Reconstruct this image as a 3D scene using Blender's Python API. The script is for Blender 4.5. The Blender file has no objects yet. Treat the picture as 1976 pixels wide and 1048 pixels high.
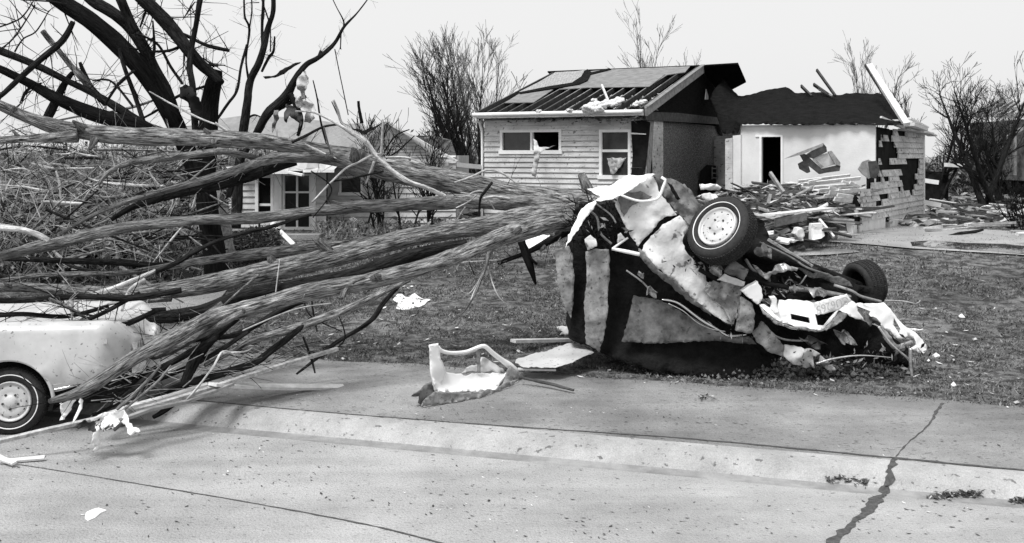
import bpy, bmesh, math, random
from mathutils import Vector, noise, geometry, Matrix
R = random.Random(7)
sc = bpy.context.scene
COL = sc.collection
F, CX, HY, H = 2000.0, 988.0, 300.0, 2.8      # focal length in photo pixels, principal column, horizon row, eye height

# ------------------------------------------------------------------ camera, sky, sun
cam = bpy.data.cameras.new("camera"); camo = bpy.data.objects.new("camera", cam); COL.objects.link(camo)
camo.location = (0, 0, H); camo.rotation_euler = (math.radians(90), 0, 0)
cam.lens = 36.0 * F / 1976; cam.sensor_width = 36.0; cam.shift_y = -224 / 1976
cam.clip_start = 0.1; cam.clip_end = 2000
sc.camera = camo
SUN_EL, SUN_AZ = math.radians(60), math.radians(-140)   # azimuth measured from +Y towards +X
w = bpy.data.worlds.new("World"); sc.world = w; w.use_nodes = True
nt = w.node_tree; nt.nodes.clear()
sky = nt.nodes.new('ShaderNodeTexSky'); sky.sky_type = 'NISHITA'; sky.sun_disc = False
sky.sun_elevation = SUN_EL; sky.sun_rotation = SUN_AZ; sky.dust_density = 6; sky.air_density = 1
bw = nt.nodes.new('ShaderNodeRGBToBW')
ma = nt.nodes.new('ShaderNodeMath'); ma.operation = 'MULTIPLY_ADD'; ma.inputs[1].default_value = 0.22; ma.inputs[2].default_value = 6.3
bg = nt.nodes.new('ShaderNodeBackground'); bg.inputs[1].default_value = 0.098
ou = nt.nodes.new('ShaderNodeOutputWorld')
nt.links.new(sky.outputs[0], bw.inputs[0]); nt.links.new(bw.outputs[0], ma.inputs[0])
nt.links.new(ma.outputs[0], bg.inputs[0]); nt.links.new(bg.outputs[0], ou.inputs[0])
sl = bpy.data.lights.new("sun", 'SUN'); sl.energy = 2.7; sl.angle = math.radians(18)
so = bpy.data.objects.new("sun", sl); COL.objects.link(so)
sd = Vector((math.sin(SUN_AZ) * math.cos(SUN_EL), math.cos(SUN_AZ) * math.cos(SUN_EL), math.sin(SUN_EL)))
so.rotation_euler = sd.to_track_quat('Z', 'Y').to_euler()
sc.view_settings.view_transform = 'Standard'; sc.view_settings.look = 'None'
sc.view_settings.exposure = 0.40; sc.view_settings.gamma = 1.0

# ------------------------------------------------------------------ helpers
def P(px, py, Y): return Vector(((px - CX) * Y / F, Y, H - (py - HY) * Y / F))
def tag(o, label=None, cat=None, group=None, kind=None):
    if label: o["label"] = label
    if cat: o["category"] = cat
    if group: o["group"] = group
    if kind: o["kind"] = kind
    return o
def empty(name, loc, label=None, cat=None, group=None):
    o = bpy.data.objects.new(name, None); o.location = loc; COL.objects.link(o)
    o.empty_display_size = 0.2
    return tag(o, label, cat, group)

class MB:
    def __init__(s): s.v = []; s.f = []; s.uv = []; s.mi = []
    def face(s, idx, uv=None, m=0):
        s.f.append(tuple(idx)); s.uv.append(uv); s.mi.append(m)
    def quad(s, a, b, c, d, m=0):
        n = len(s.v); s.v += [Vector(a), Vector(b), Vector(c), Vector(d)]; s.face((n, n+1, n+2, n+3), None, m)
    def tri(s, a, b, c, m=0):
        n = len(s.v); s.v += [Vector(a), Vector(b), Vector(c)]; s.face((n, n+1, n+2), None, m)
    def hexa(s, p, m=0):     # p: 8 corners, bottom 4 then top 4, both counterclockwise
        n = len(s.v); s.v += [Vector(q) for q in p]
        for q in ((3,2,1,0),(4,5,6,7),(0,1,5,4),(1,2,6,5),(2,3,7,6),(3,0,4,7)): s.face([n+i for i in q], None, m)
    def box(s, c, sx, sy, sz, rz=0, M=None, m=0):
        M = M or Matrix.Rotation(rz, 3, 'Z'); c = Vector(c)
        s.hexa([c + M @ Vector((x*sx/2, y*sy/2, z*sz/2)) for z in (-1, 1) for x, y in ((-1,-1),(1,-1),(1,1),(-1,1))], m)
    def bar(s, a, b, wd, th, up=(0,0,1), m=0):
        a = Vector(a); b = Vector(b); d = (b - a).normalized(); up = Vector(up)
        x = d.cross(up)
        if x.length < 1e-3: x = d.cross(Vector((1,0,0)))
        x.normalize(); z = x.cross(d).normalized(); x = x*wd/2; z = z*th/2
        s.hexa([a-x-z, b-x-z, b+x-z, a+x-z, a-x+z, b-x+z, b+x+z, a+x+z], m)
    def tube(s, pts, rad, seg=8, rough=0.0, cap=True, smooth=True, step=None, seed=0, m=0):
        pts = [Vector(p) for p in pts]
        if smooth and len(pts) > 2: pts, rad = catmull(pts, rad, step)
        elif len(pts) == 2 and step:
            k = max(1, int((pts[1]-pts[0]).length/step)); a, b = pts; ra, rb = rad
            pts = [a.lerp(b, i/k) for i in range(k+1)]; rad = [ra+(rb-ra)*i/k for i in range(k+1)]
        n = len(pts); base = len(s.v); L = 0; prevx = None; rc = max(rad)
        for i, p in enumerate(pts):
            t = (pts[min(i+1, n-1)] - pts[max(i-1, 0)])
            t = t.normalized() if t.length > 1e-9 else Vector((0,0,1))
            if prevx is None:
                x = t.cross(Vector((0,0,1)));
                if x.length < 0.05: x = t.cross(Vector((1,0,0)))
            else: x = prevx - t * prevx.dot(t)
            x.normalize(); prevx = x; y = t.cross(x)
            for k in range(seg):
                a = 2*math.pi*k/seg; r = rad[i]
                dv = x*math.cos(a) + y*math.sin(a)
                if rough:
                    q = p*2.2 + dv*1.1; q2 = p*9 + dv*3
                    r *= 1 + rough*(noise.noise(q+Vector((seed,0,0)))*1.3 + 0.5*noise.noise(q2))
                s.v.append(p + dv*r)
            if i:
                L0 = L; L += (p - pts[i-1]).length; o = base + (i-1)*seg
                for k in range(seg):
                    k2 = (k+1) % seg; u0 = k/seg*rc*6.28; u1 = (k+1)/seg*rc*6.28
                    s.face((o+k, o+k2, o+seg+k2, o+seg+k), ((u0,L0),(u1,L0),(u1,L),(u0,L)), m)
        if cap:
            s.face([base+seg-1-k for k in range(seg)], None, m); s.face([base+(n-1)*seg+k for k in range(seg)], None, m)
    def build(s, name, mats, parent=None, smooth=False, origin=None):
        me = bpy.data.meshes.new(name)
        me.from_pydata([tuple(v) for v in s.v], [], s.f)
        if any(u is not None for u in s.uv):
            ul = me.uv_layers.new(name="UVMap"); i = 0
            for f, u in zip(s.f, s.uv):
                for k in range(len(f)):
                    if u: ul.data[i].uv = u[k]
                    i += 1
        for m_ in (mats if isinstance(mats, (list, tuple)) else [mats]): me.materials.append(m_)
        if any(s.mi):
            for p, m_ in zip(me.polygons, s.mi): p.material_index = m_
        if smooth:
            for p in me.polygons: p.use_smooth = True
        me.validate(); me.update()
        o = bpy.data.objects.new(name, me); COL.objects.link(o)
        if parent is not None:
            o.parent = parent; o.matrix_parent_inverse = Matrix.Identity(4)
            wm = parent_world(parent)
            me.transform(wm.inverted())
        elif s.v:
            c = Vector((sum(v.x for v in s.v)/len(s.v), sum(v.y for v in s.v)/len(s.v), min(v.z for v in s.v)))
            if origin is not None: c = Vector(origin)
            me.transform(Matrix.Translation(-c)); o.location = c
        return o
def parent_world(o):
    m_ = Matrix.LocRotScale(o.location, o.rotation_euler, o.scale)
    return parent_world(o.parent) @ m_ if o.parent else m_
def catmull(pts, rad, step=None):
    op, orr = [], []
    n = len(pts)
    for i in range(n-1):
        p0 = pts[max(i-1,0)]; p1 = pts[i]; p2 = pts[i+1]; p3 = pts[min(i+2,n-1)]
        L = (p2-p1).length; st = step or max(0.03, rad[i]*0.8)
        k = max(1, min(60, int(L/st)))
        for j in range(k):
            t = j/k; t2 = t*t; t3 = t2*t
            op.append(0.5*((2*p1)+(p2-p0)*t+(2*p0-5*p1+4*p2-p3)*t2+(3*p1-p0-3*p2+p3)*t3))
            orr.append(rad[i]+(rad[i+1]-rad[i])*t)
    op.append(pts[-1]); orr.append(rad[-1])
    return op, orr
def inpoly(x, y, poly):
    c = False; n = len(poly)
    for i in range(n):
        x1, y1 = poly[i][:2]; x2, y2 = poly[(i+1) % n][:2]
        if (y1 > y) != (y2 > y) and x < (x2-x1)*(y-y1)/(y2-y1)+x1: c = not c
    return c
def sheet(name, pts, mat, parent=None, thick=0.012, crumple=0.02, grid=9, holes=(), freq=5.0, Yf=None, smooth=True, build=True):
    """a bent panel: outline (px,py,Y), depth interpolated between the outline's points"""
    def depth(x, y):
        if Yf: return Yf(x, y)
        a = b = 0
        for q in pts:
            w_ = 1/((q[0]-x)**2+(q[1]-y)**2+1); a += w_*q[2]; b += w_
        return a/b
    depth0 = depth
    def depth(x, y):
        d = depth0(x, y)
        if y > 430 and d < 24: d = min(d, hitg(x, y).y-.03)
        return d
    if smooth and len(pts) > 3:
        np_ = []
        for i in range(len(pts)):
            a, b = pts[i], pts[(i+1) % len(pts)]; L = math.hypot(b[0]-a[0], b[1]-a[1]); k = max(1, int(L/5)); np_.append(tuple(a))
            for j in range(1, k):
                t = j/k; o_ = R.gauss(0, .75); np_.append((a[0]+(b[0]-a[0])*t-(b[1]-a[1])/L*o_, a[1]+(b[1]-a[1])*t+(b[0]-a[0])/L*o_, a[2]+(b[2]-a[2])*t))
        pts = np_
    vin = [Vector((q[0], q[1])) for q in pts]; ed = [(i, (i+1) % len(pts)) for i in range(len(pts))]
    for h in holes:
        n0 = len(vin); vin += [Vector(q[:2]) for q in h]; ed += [(n0+i, n0+(i+1) % len(h)) for i in range(len(h))]
    xs = [q[0] for q in pts]; ys = [q[1] for q in pts]
    x = min(xs)+grid/2
    while x < max(xs):
        y = min(ys)+grid/2
        while y < max(ys):
            jx, jy = x+R.uniform(-.3,.3)*grid, y+R.uniform(-.3,.3)*grid
            if inpoly(jx, jy, pts) and not any(inpoly(jx, jy, h) for h in holes): vin.append(Vector((jx, jy)))
            y += grid
        x += grid
    vo, eo, fo, _, _, _ = geometry.delaunay_2d_cdt(vin, ed, [], 0, 1e-4)
    V = []
    for q in vo:
        Y = depth(q.x, q.y); p = P(q.x, q.y, Y)
        V.append(p + Vector((0, 1, 0.25))*crumple*(noise.noise(p*freq)*1.6 + 0.6*noise.noise(p*freq*3)))
    Fc = []
    for f in fo:
        cx_ = sum(vo[i].x for i in f)/len(f); cy_ = sum(vo[i].y for i in f)/len(f)
        if inpoly(cx_, cy_, pts) and not any(inpoly(cx_, cy_, h) for h in holes): Fc.append(tuple(f))
    mb = MB(); n = len(V)
    # orient front faces towards -Y
    def flip(f):
        a, b, c = V[f[0]], V[f[1]], V[f[2]]
        return f if (b-a).cross(c-a).y < 0 else tuple(reversed(f))
    Fc = [flip(f) for f in Fc]
    mb.v = V + [v + Vector((0, thick, 0)) for v in V]
    cnt = {}
    for f in Fc:
        mb.face(f); mb.face(tuple(n+i for i in reversed(f)))
        for i in range(len(f)):
            e = (f[i], f[(i+1) % len(f)]); cnt[e] = 1
    for (a, b) in list(cnt):
        if (b, a) not in cnt: mb.face((b, a, n+a, n+b))
    if not build: return mb
    o = mb.build(name, mat, parent, smooth=False)
    if smooth:
        for p in o.data.polygons: p.use_smooth = abs(p.normal.y) > 0.25
    return o

# ------------------------------------------------------------------ materials (grey: a black and white photograph)
def mat(name, lo, hi=None, scale=8, rough=0.8, bump=0.0, bscale=None, metal=0.0, stretch=None, coord='Object', detail=6, spots=None, spec=0.3, contrast=(0.35, 0.65), big=None):
    hi = lo if hi is None else hi
    m_ = bpy.data.materials.new(name); m_.use_nodes = True; t = m_.node_tree; n = t.nodes; l = t.links
    b = n['Principled BSDF']; b.inputs['Roughness'].default_value = rough; b.inputs['Metallic'].default_value = metal
    b.inputs['Specular IOR Level'].default_value = spec
    tc = n.new('ShaderNodeTexCoord'); mp = n.new('ShaderNodeMapping'); l.new(tc.outputs[coord], mp.inputs[0])
    if stretch: mp.inputs['Scale'].default_value = stretch
    nz = n.new('ShaderNodeTexNoise'); nz.inputs['Scale'].default_value = scale; nz.inputs['Detail'].default_value = detail; nz.inputs['Roughness'].default_value = .65
    l.new(mp.outputs[0], nz.inputs['Vector'])
    cr = n.new('ShaderNodeValToRGB'); cr.color_ramp.elements[0].position = contrast[0]; cr.color_ramp.elements[1].position = contrast[1]
    cr.color_ramp.elements[0].color = (lo, lo, lo, 1); cr.color_ramp.elements[1].color = (hi, hi, hi, 1)
    l.new(nz.outputs[0], cr.inputs[0]); out = cr.outputs[0]
    if spots:     # (scale, threshold, grey, softness, stretch)
        sp = n.new('ShaderNodeTexNoise'); sp.inputs['Scale'].default_value = spots[0]; sp.inputs['Detail'].default_value = 4
        mp2 = n.new('ShaderNodeMapping'); l.new(tc.outputs[coord], mp2.inputs[0]); mp2.inputs['Location'].default_value = (3.3, 1.7, 9)
        if len(spots) > 4: mp2.inputs['Scale'].default_value = spots[4]
        l.new(mp2.outputs[0], sp.inputs['Vector'])
        mr = n.new('ShaderNodeMapRange'); mr.inputs[1].default_value = spots[1]; mr.inputs[2].default_value = spots[1]+spots[3]
        l.new(sp.outputs[0], mr.inputs[0])
        mx = n.new('ShaderNodeMix'); mx.data_type = 'RGBA'; mx.inputs[7].default_value = (spots[2],)*3+(1,)
        l.new(mr.outputs[0], mx.inputs[0]); l.new(out, mx.inputs[6]); out = mx.outputs[2]
    if big:
        for (sc_, lo_, hi_, st_) in big:
            mp3 = n.new('ShaderNodeMapping'); l.new(tc.outputs[coord], mp3.inputs[0]); mp3.inputs['Scale'].default_value = st_; mp3.inputs['Rotation'].default_value = (0, 0, .31)
            n3 = n.new('ShaderNodeTexNoise'); n3.inputs['Scale'].default_value = sc_; n3.inputs['Detail'].default_value = 5; l.new(mp3.outputs[0], n3.inputs['Vector'])
            m3 = n.new('ShaderNodeMapRange'); m3.inputs[1].default_value = .36; m3.inputs[2].default_value = .62; m3.inputs[3].default_value = lo_; m3.inputs[4].default_value = hi_; l.new(n3.outputs[0], m3.inputs[0])
            x3 = n.new('ShaderNodeMix'); x3.data_type = 'RGBA'; x3.blend_type = 'MULTIPLY'; x3.inputs[0].default_value = 1; l.new(out, x3.inputs[6]); l.new(m3.outputs[0], x3.inputs[7]); out = x3.outputs[2]
    l.new(out, b.inputs['Base Color'])
    if bump:
        bz = n.new('ShaderNodeTexNoise'); bz.inputs['Scale'].default_value = bscale or scale*2; bz.inputs['Detail'].default_value = 8
        l.new(mp.outputs[0], bz.inputs['Vector'])
        bp = n.new('ShaderNodeBump'); bp.inputs['Strength'].default_value = min(1, bump); bp.inputs['Distance'].default_value = 0.05*max(1, bump)
        l.new(bz.outputs[0], bp.inputs['Height']); l.new(bp.outputs[0], b.inputs['Normal'])
    return m_
M = {}
M['road'] = mat('road concrete', .31, .41, 1.3, .85, .6, 45, spots=(17, .615, .18, .06, (1, 2.4, 1)), big=[(.4, .86, 1.08, (1,1,1)), (2.2, .90, 1.05, (.18,1.6,1)), (95, .84, 1.12, (1,1,1))])
M['kerb'] = mat('kerb concrete', .32, .43, 3, .88, .6, 24, spots=(15, .635, .15, .05), big=[(1.6, .84, 1.05, (1,1,1)), (95, .84, 1.1, (1,1,1))])
M['walk'] = mat('pavement concrete', .20, .32, .8, .7, .6, 40, spots=(17, .615, .10, .06, (1, 1.8, 1)), contrast=(.38,.66), big=[(.35, .55, 1.25, (1,1,1)), (2.5, .88, 1.06, (.2,1.5,1)), (95, .82, 1.14, (1,1,1))])
M['gutter'] = mat('gutter dirt', .21, .31, 6, .75, .3, 60, big=[(1.5, .75, 1.1, (1,1,1))])
M['crack'] = mat('dirt in joint', .05, .11, 20, .95, .5, 90)
M['soil'] = mat('lawn soil', .035, .20, 5, .95, 1.8, 26, contrast=(.42, .60), spots=(60, .62, .30, .08), big=[(.5, .55, 1.3, (1,1,1))])
M['drive'] = mat('wet driveway', .26, .38, 1.2, .35, .15, 30, spec=.5)
M['puddle'] = mat('puddle', .05, .06, 3, .03, 0, spec=.8)
M['grassd'] = mat('dark grass', .05, .12, 5, .9); M['grassl'] = mat('pale grass', .13, .30, 5, .9); M['grassm'] = mat('mid grass', .10, .21, 5, .9)
M['bark'] = mat('grey bark', .05, .62, 34, .95, 2.4, 40, stretch=(1, .16, 1), coord='UV', contrast=(.38, .64), detail=10, spec=.06, big=[(3, .65, 1.1, (1,.5,1)), (11, .78, 1.1, (1,.4,1))])
M['barks'] = mat('smooth bark', .07, .42, 22, .9, 1.4, 40, stretch=(1, .25, 1), coord='UV', spec=.06, big=[(4, .5, 1.15, (1,.5,1))])
M['barkd'] = mat('dark bark', .006, .035, 25, .95, 1.0, 40, stretch=(1, .2, 1), coord='UV', spec=.05)
M['barkb'] = mat('black bark', .004, .014, 25, .95, .6, 40, stretch=(1, .16, 1), coord='UV', spec=.04)
M['bare'] = mat('stripped wood', .26, .78, 16, .8, .9, 50, stretch=(1, .2, 1), coord='UV', contrast=(.3,.55), big=[(5, .55, 1.1, (1,.6,1))])
M['twigl'] = mat('pale twig', .22, .5, 20, .85)
M['twigg'] = mat('grey twig', .10, .26, 20, .9); M['twigf'] = mat('far twig', .08, .14, 20, .9)
M['brush'] = mat('thicket', .03, .16, 3, .95)
M['siding'] = mat('siding paint', .52, .64, 2.5, .8, .2, 30, spots=(14, .62, .2, .06), big=[(.9, .8, 1.08, (1,1,1)), (8, .86, 1.06, (.4,.4,3))])
M['siding2'] = mat('weathered siding', .48, .64, 4, .8, .2, 30, spots=(9, .60, .15, .05), big=[(1.2, .78, 1.08, (1,1,1)), (8, .82, 1.06, (.4,.4,3))])
M['siding3'] = mat('neighbour siding', .42, .56, 4, .75, .15, 30)
M['trim'] = mat('white trim', .74, .84, 6, .6)
M['plaster'] = mat('white plaster', .62, .72, 2, .9, .1, 30)
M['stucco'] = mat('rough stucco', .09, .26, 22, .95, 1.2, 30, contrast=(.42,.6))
M['black'] = mat('tar paper', .005, .014, 5, .95, .5, 18, stretch=(1, 1, 6), spec=.04)
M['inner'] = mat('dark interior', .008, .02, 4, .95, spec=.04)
M['glass'] = mat('window glass', .02, .035, 3, .08, 0, spec=.5)
M['ply'] = mat('roof sheathing', .15, .24, 5, .9, .2, 60, spots=(3, .62, .2, .2))
M['found'] = mat('foundation block', .62, .76, 5, .85, .3, 40, spots=(8, .66, .3, .06))
M['woodl'] = mat('pale board', .5, .72, 8, .75, .2, 40, stretch=(1, 1, 1)); M['woodm'] = mat('grey board', .18, .34, 8, .85, .3, 40); M['woodd'] = mat('dark board', .03, .08, 8, .85, .3, 40)
M['insul'] = mat('insulation', .55, .75, 9, 1, .8, 20)
M['paint'] = mat('car paint', .44, .56, 3, .35, .03, 20, spots=(26, .64, .2, .04), spec=.5, big=[(1.5, .86, 1.05, (1,1,1))])
M['paint2'] = mat('scraped white paint', .62, .80, 4, .45, .35, 10, spots=(9, .62, .22, .05), spec=.4, big=[(3, .72, 1.05, (1,1,1))])
M['white'] = mat('white enamel', .82, .90, 3, .4, .03, 14, spec=.5)
M['grey'] = mat('grey primer panel', .06, .20, 5, .6, .35, 12, spots=(14, .60, .05, .1))
M['mottle'] = mat('mottled steel', .15, .34, 7, .55, .3, 14, spots=(24, .58, .09, .1))
M['steel'] = mat('bent steel', .3, .55, 8, .35, .2, 20, metal=.5)
M['chrome'] = mat('chrome', .7, .8, 8, .15, 0, metal=1.0)
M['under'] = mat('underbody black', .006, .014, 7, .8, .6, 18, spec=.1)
M['rubber'] = mat('tyre rubber', .016, .03, 20, .75, .2, 60)
M['tread'] = mat('dusty tread', .014, .045, 22, .9, .9, 50)
M['cloth'] = mat('torn cloth', .35, .6, 6, 1, .3, 30); M['clothw'] = mat('white sheet', .78, .88, 6, .9, .3, 16)
M['far'] = mat('far wood', .20, .28, .5, 1); M['roofg'] = mat('grey shingle', .2, .28, 12, .9, .4, 40)

# ------------------------------------------------------------------ ground frame
UN = Vector((.306, .952)); UU = Vector((-.952, .306)); D0 = 9.2
def sm(t): t = max(0, min(1, t)); return t*t*(3-2*t)
def gz(x, y):
    c = UN.x*x + UN.y*y - D0
    if c < 2.6: return -0.06 if c < 2.0 else 0.10 + 0.1*sm((c-2.0)/.6)
    z = .2 + .78*sm((c-2.6)/13) - .10*sm((c-18)/10)
    z += 0.05*noise.noise(Vector((x*.35, y*.35, 0)))*sm((c-2.6)/2) + .02*noise.noise(Vector((x*1.7, y*1.7, 3)))*sm((c-2.6)/1)
    return z
def gp(c, s, z=None):
    p = UN*(c+D0) + UU*s
    return Vector((p.x, p.y, gz(p.x, p.y) if z is None else z))
def axis(lims):
    out = []
    for a, b, st in lims:
        k = int(round((b-a)/st)); out += [a+(b-a)*i/k for i in range(k)]
    return out+[lims[-1][1]]
def sz(x, y):
    c = UN.x*x + UN.y*y - D0
    if c > 2.5: return max(gz(x, y), .0)
    pr = ((-99,0),(-.14,0),(-.03,-.003),(.02,.012),(.07,.05),(.14,.105),(.20,.132),(.28,.146),(.40,.15),(.44,.152),(1.5,.18),(2.45,.207),(9,.22))
    for (a, za_), (b, zb_) in zip(pr, pr[1:]):
        if a <= c <= b: return za_+(zb_-za_)*(c-a)/(b-a)
    return 0
def hitg(px, py):          # where the photo's ray meets the ground
    Y = 5.0
    while Y < 200:
        z = H-(py-HY)*Y/F
        if z <= sz((px-CX)*Y/F, Y): break
        Y += .05
    lo, hi = Y-.05, Y
    for _ in range(12):
        m_ = (lo+hi)/2
        if H-(py-HY)*m_/F <= sz((px-CX)*m_/F, m_): hi = m_
        else: lo = m_
    return Vector(((px-CX)*hi/F, hi, sz((px-CX)*hi/F, hi)))
mb = MB()
cs = axis([(-60,-14,8),(-14,2,2),(2,2.6,.15),(2.6,8,.18),(8,26,.6),(26,80,6),(80,900,60)])
ss = axis([(-700,-60,40),(-60,-22,4),(-22,22,.35),(22,60,4),(60,700,40)])
for c in cs:
    for s in ss: mb.v.append(gp(c, s))
n = len(ss)
for i in range(len(cs)-1):
    for j in range(n-1): mb.face((i*n+j+1, i*n+j, (i+1)*n+j, (i+1)*n+j+1))
tag(mb.build('ground', M['soil'], smooth=True, origin=(0,0,0)), kind='structure')
def strip(name, prof, mt, s0=-60, s1=60, st=.5, wob=.0):
    mb = MB(); k = int((s1-s0)/st); m_ = len(prof)
    for i in range(k+1):
        s = s0+(s1-s0)*i/k
        for j, (c, z) in enumerate(prof):
            ww = wob*(noise.noise(Vector((s*.9, j*.01, 5)))+.5*noise.noise(Vector((s*4, 0, 5)))) if j == m_-1 else 0
            mb.v.append(gp(c+ww, s, z))
    for i in range(k):
        for j in range(m_-1): mb.face((i*m_+j, i*m_+j+1, (i+1)*m_+j+1, (i+1)*m_+j))
    return tag(mb.build(name, mt, smooth=True, origin=(0,0,0)), kind='structure')
strip('road', [(-13,0),(-6,0.0),(-1,0.0),(-.14,0)], M['road'])
strip('gutter', [(-.14,0),(-.03,-.003),(.02,.012)], M['gutter'])
strip('kerb', [(.02,.012),(.07,.05),(.14,.105),(.20,.132),(.28,.146),(.40,.15)], M['kerb'])
strip('pavement', [(.40,.15),(.44,.152),(1.5,.18),(2.45,.207),(2.62,.212)], M['walk'], st=.12, wob=.13)
def crackline(name, pts, z, wpx, mt=None, jag=.5):
    """a joint or crack lying on a flat surface, thin and ragged"""
    mb = MB(); q = []
    for (x, y) in pts: q.append(hitg(x, y))
    ws = wpx if isinstance(wpx, (list, tuple)) else [wpx]*len(pts)
    pp, rr = catmull(q, [w_*.5 for w_ in ws], .04)
    for i, p in enumerate(pp):
        t = (pp[min(i+1,len(pp)-1)]-pp[max(0,i-1)]); t.z = 0; t.normalize(); nn = Vector((-t.y, t.x, 0))
        r1 = rr[i]*(1+jag*2*noise.noise(p*9)); r2 = rr[i]*(1+jag*2*noise.noise(p*9+Vector((5,5,5))))
        off = nn*rr[i]*jag*noise.noise(p*3); p = Vector((p.x, p.y, sz(p.x, p.y)))
        mb.v += [p+nn*max(.001,r1)+off+Vector((0,0,.005)), p-nn*max(.001,r2)+off+Vector((0,0,.005))]
        if i: k = 2*i; mb.face((k-2, k-1, k+1, k))
    return tag(mb.build(name, mt or M['crack']), kind='structure')
crackline('road_joint', [(-60,880),(0,891),(150,915),(300,940),(450,965),(600,992),(730,1018),(850,1049),(960,1080)], 0, [.014,.014,.010,.016,.012,.02,.02,.024,.02])
crackline('kerb_joint', [(300,765),(560,790),(830,812),(1080,830),(1300,845),(1540,866),(1720,884),(1976,908),(2100,920)], .151, [.018,.02,.022,.026,.03,.03,.045,.03,.03])
crackline('road_joint', [(1722,884),(1716,912),(1708,945),(1700,958)], [.151,.11,.05,.004], [.06,.09,.10,.08], jag=.9)
crackline('road_joint', [(1704,955),(1672,985),(1640,1015),(1600,1052),(1560,1090)], 0, [.10,.07,.06,.07,.06], jag=.7)
crackline('pavement_joint', [(1822,775),(1806,795),(1790,822),(1758,850),(1728,882)], [.2,.195,.18,.16,.155], [.02,.03,.012,.014,.012], jag=.9)
# driveway slab, pad and puddle on the higher ground
def slab(name, pts, z, th, mt, zs=None):
    vin = [Vector(q) for q in pts]; xs = [q[0] for q in pts]; ys = [q[1] for q in pts]; g = 9
    for a in range(int(min(xs)), int(max(xs)), g*2):
        for b in range(int(min(ys))+2, int(max(ys)), 4):
            if inpoly(a, b, pts): vin.append(Vector((a, b)))
    vo, eo, fo, _, _, _ = geometry.delaunay_2d_cdt(vin, [(i, (i+1) % len(pts)) for i in range(len(pts))], [], 1, 1e-4)
    mb = MB(); mb.v = [hitg(q.x, q.y)+Vector((0, 0, z)) for q in vo]
    for f in fo:
        a, b, c_ = (mb.v[k] for k in f[:3]); mb.face(f if (b-a).cross(c_-a).z > 0 else tuple(reversed(f)))
    return tag(mb.build(name, mt, smooth=True), kind='structure')
slab('driveway', [(1530,463),(1760,482),(1976,495),(2150,505),(2200,470),(1976,450),(1775,436),(1640,440)], .03, .3, M['drive'])
slab('water', [(1757,470),(1800,467),(1860,472),(1940,474),(1976,478),(2060,484),(2050,499),(1960,492),(1880,486),(1800,481),(1760,478)], .036, .004, M['puddle'])
slab('path', [(1500,480),(1580,482),(1650,485),(1660,489),(1600,494),(1520,497),(1460,494)], .03, .2, M['walk'])
slab('driveway', [(-60,600),(100,592),(290,580),(440,560),(420,585),(360,612),(250,628),(-60,640)], .03, .3, M['kerb'])
# hill behind on the left
mb = MB(); k = 60
for i in range(k+1):
    a = i/k; x = -160+300*a; top = 11*math.exp(-((x+62)/34)**2)+6*math.exp(-((x-30)/60)**2)+1.2*noise.noise(Vector((x*.08,0,0)))
    mb.v += [Vector((x, 230, -1)), Vector((x, 250, .9+max(0,top))), Vector((x, 330, -1))]
    if i: b = 3*i; mb.face((b-3,b,b+1,b-2)); mb.face((b-2,b+1,b+2,b-1))
tag(mb.build('hills', M['far'], smooth=True), kind='structure')

# ------------------------------------------------------------------ lawn growth and litter (uncountable)
def in_view(p, m_=60):
    if p.y < 3: return False
    px = CX+p.x*F/p.y; py = HY+(H-p.z)*F/p.y
    return -m_ < px < 1976+m_ and py < 1048+m_
mb = MB(); cnt = 0
while cnt < 85000:
    c = 2.5+abs(R.gauss(0, 1))*6.5; s = R.uniform(-13, 14)
    p = gp(c, s)
    if c > 24 or not in_view(p): continue
    dens = noise.noise(Vector((p.x*1.1, p.y*1.1, 7)))+.5*noise.noise(Vector((p.x*4, p.y*4, 2)))
    if dens < -.12+R.uniform(-.2,.2): continue
    cnt += 1
    h = R.uniform(.012,.045)*(1+.03*c); a = R.uniform(0, 6.28); wv = Vector((math.cos(a), math.sin(a), 0))*R.uniform(.004,.011)*(1+.05*c)
    lean = Vector((R.gauss(0,1), R.gauss(0,1), 0))*h*.8
    q = p-Vector((0,0,.004))
    mb.tri(q-wv, q+wv, q+lean+Vector((0,0,h)), R.choice((0,0,1,2,2)))
tag(mb.build('grass', [M['grassd'], M['grassl'], M['grassm']]), 'short trampled winter grass over the dark lawn', 'grass', kind='stuff')
def clods(name, N, sampler, size, mts, label, cat):
    mb = MB()
    for _ in range(N):
        p = sampler(); r = R.uniform(*size)*R.choice((.5,.7,1,1)); v = []
        n0 = len(mb.v)
        ax = [Vector((1,0,0)),Vector((0,1,0)),Vector((-1,0,0)),Vector((0,-1,0)),Vector((0,0,1)),Vector((0,0,-1))]
        rot = Matrix.Rotation(R.uniform(0,6.28),3,'Z')
        for a in ax: mb.v.append(p + rot@(a*r*R.uniform(.5,1.3)))
        mi = R.randrange(len(mts))
        for f in ((0,1,4),(1,2,4),(2,3,4),(3,0,4),(1,0,5),(2,1,5),(3,2,5),(0,3,5)): mb.face([n0+i for i in f], None, mi)
    return tag(mb.build(name, mts), label, cat, kind='stuff')
def samp_lawn():
    while 1:
        p = gp(2.45+abs(R.gauss(0,1))*4, R.uniform(-12,12))
        if in_view(p): return p
clods('soil_clods', 9000, samp_lawn, (.006,.022), [M['soil'], M['crack'], M['grassd'], M['crack'], M['walk']], 'small dark clods and crumbs of soil scattered over the lawn edge', 'soil')
def samp_mound():
    a = R.uniform(0,6.28); r = abs(R.gauss(0,.5)); x = 3.5+math.cos(a)*r*1.6; y = 12.35+math.sin(a)*r*.5
    return Vector((x, y, gz(x,y)+.20*math.exp(-((x-3.5)/1.0)**2-((y-12.35)/.35)**2)*R.uniform(.2,1)))
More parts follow.
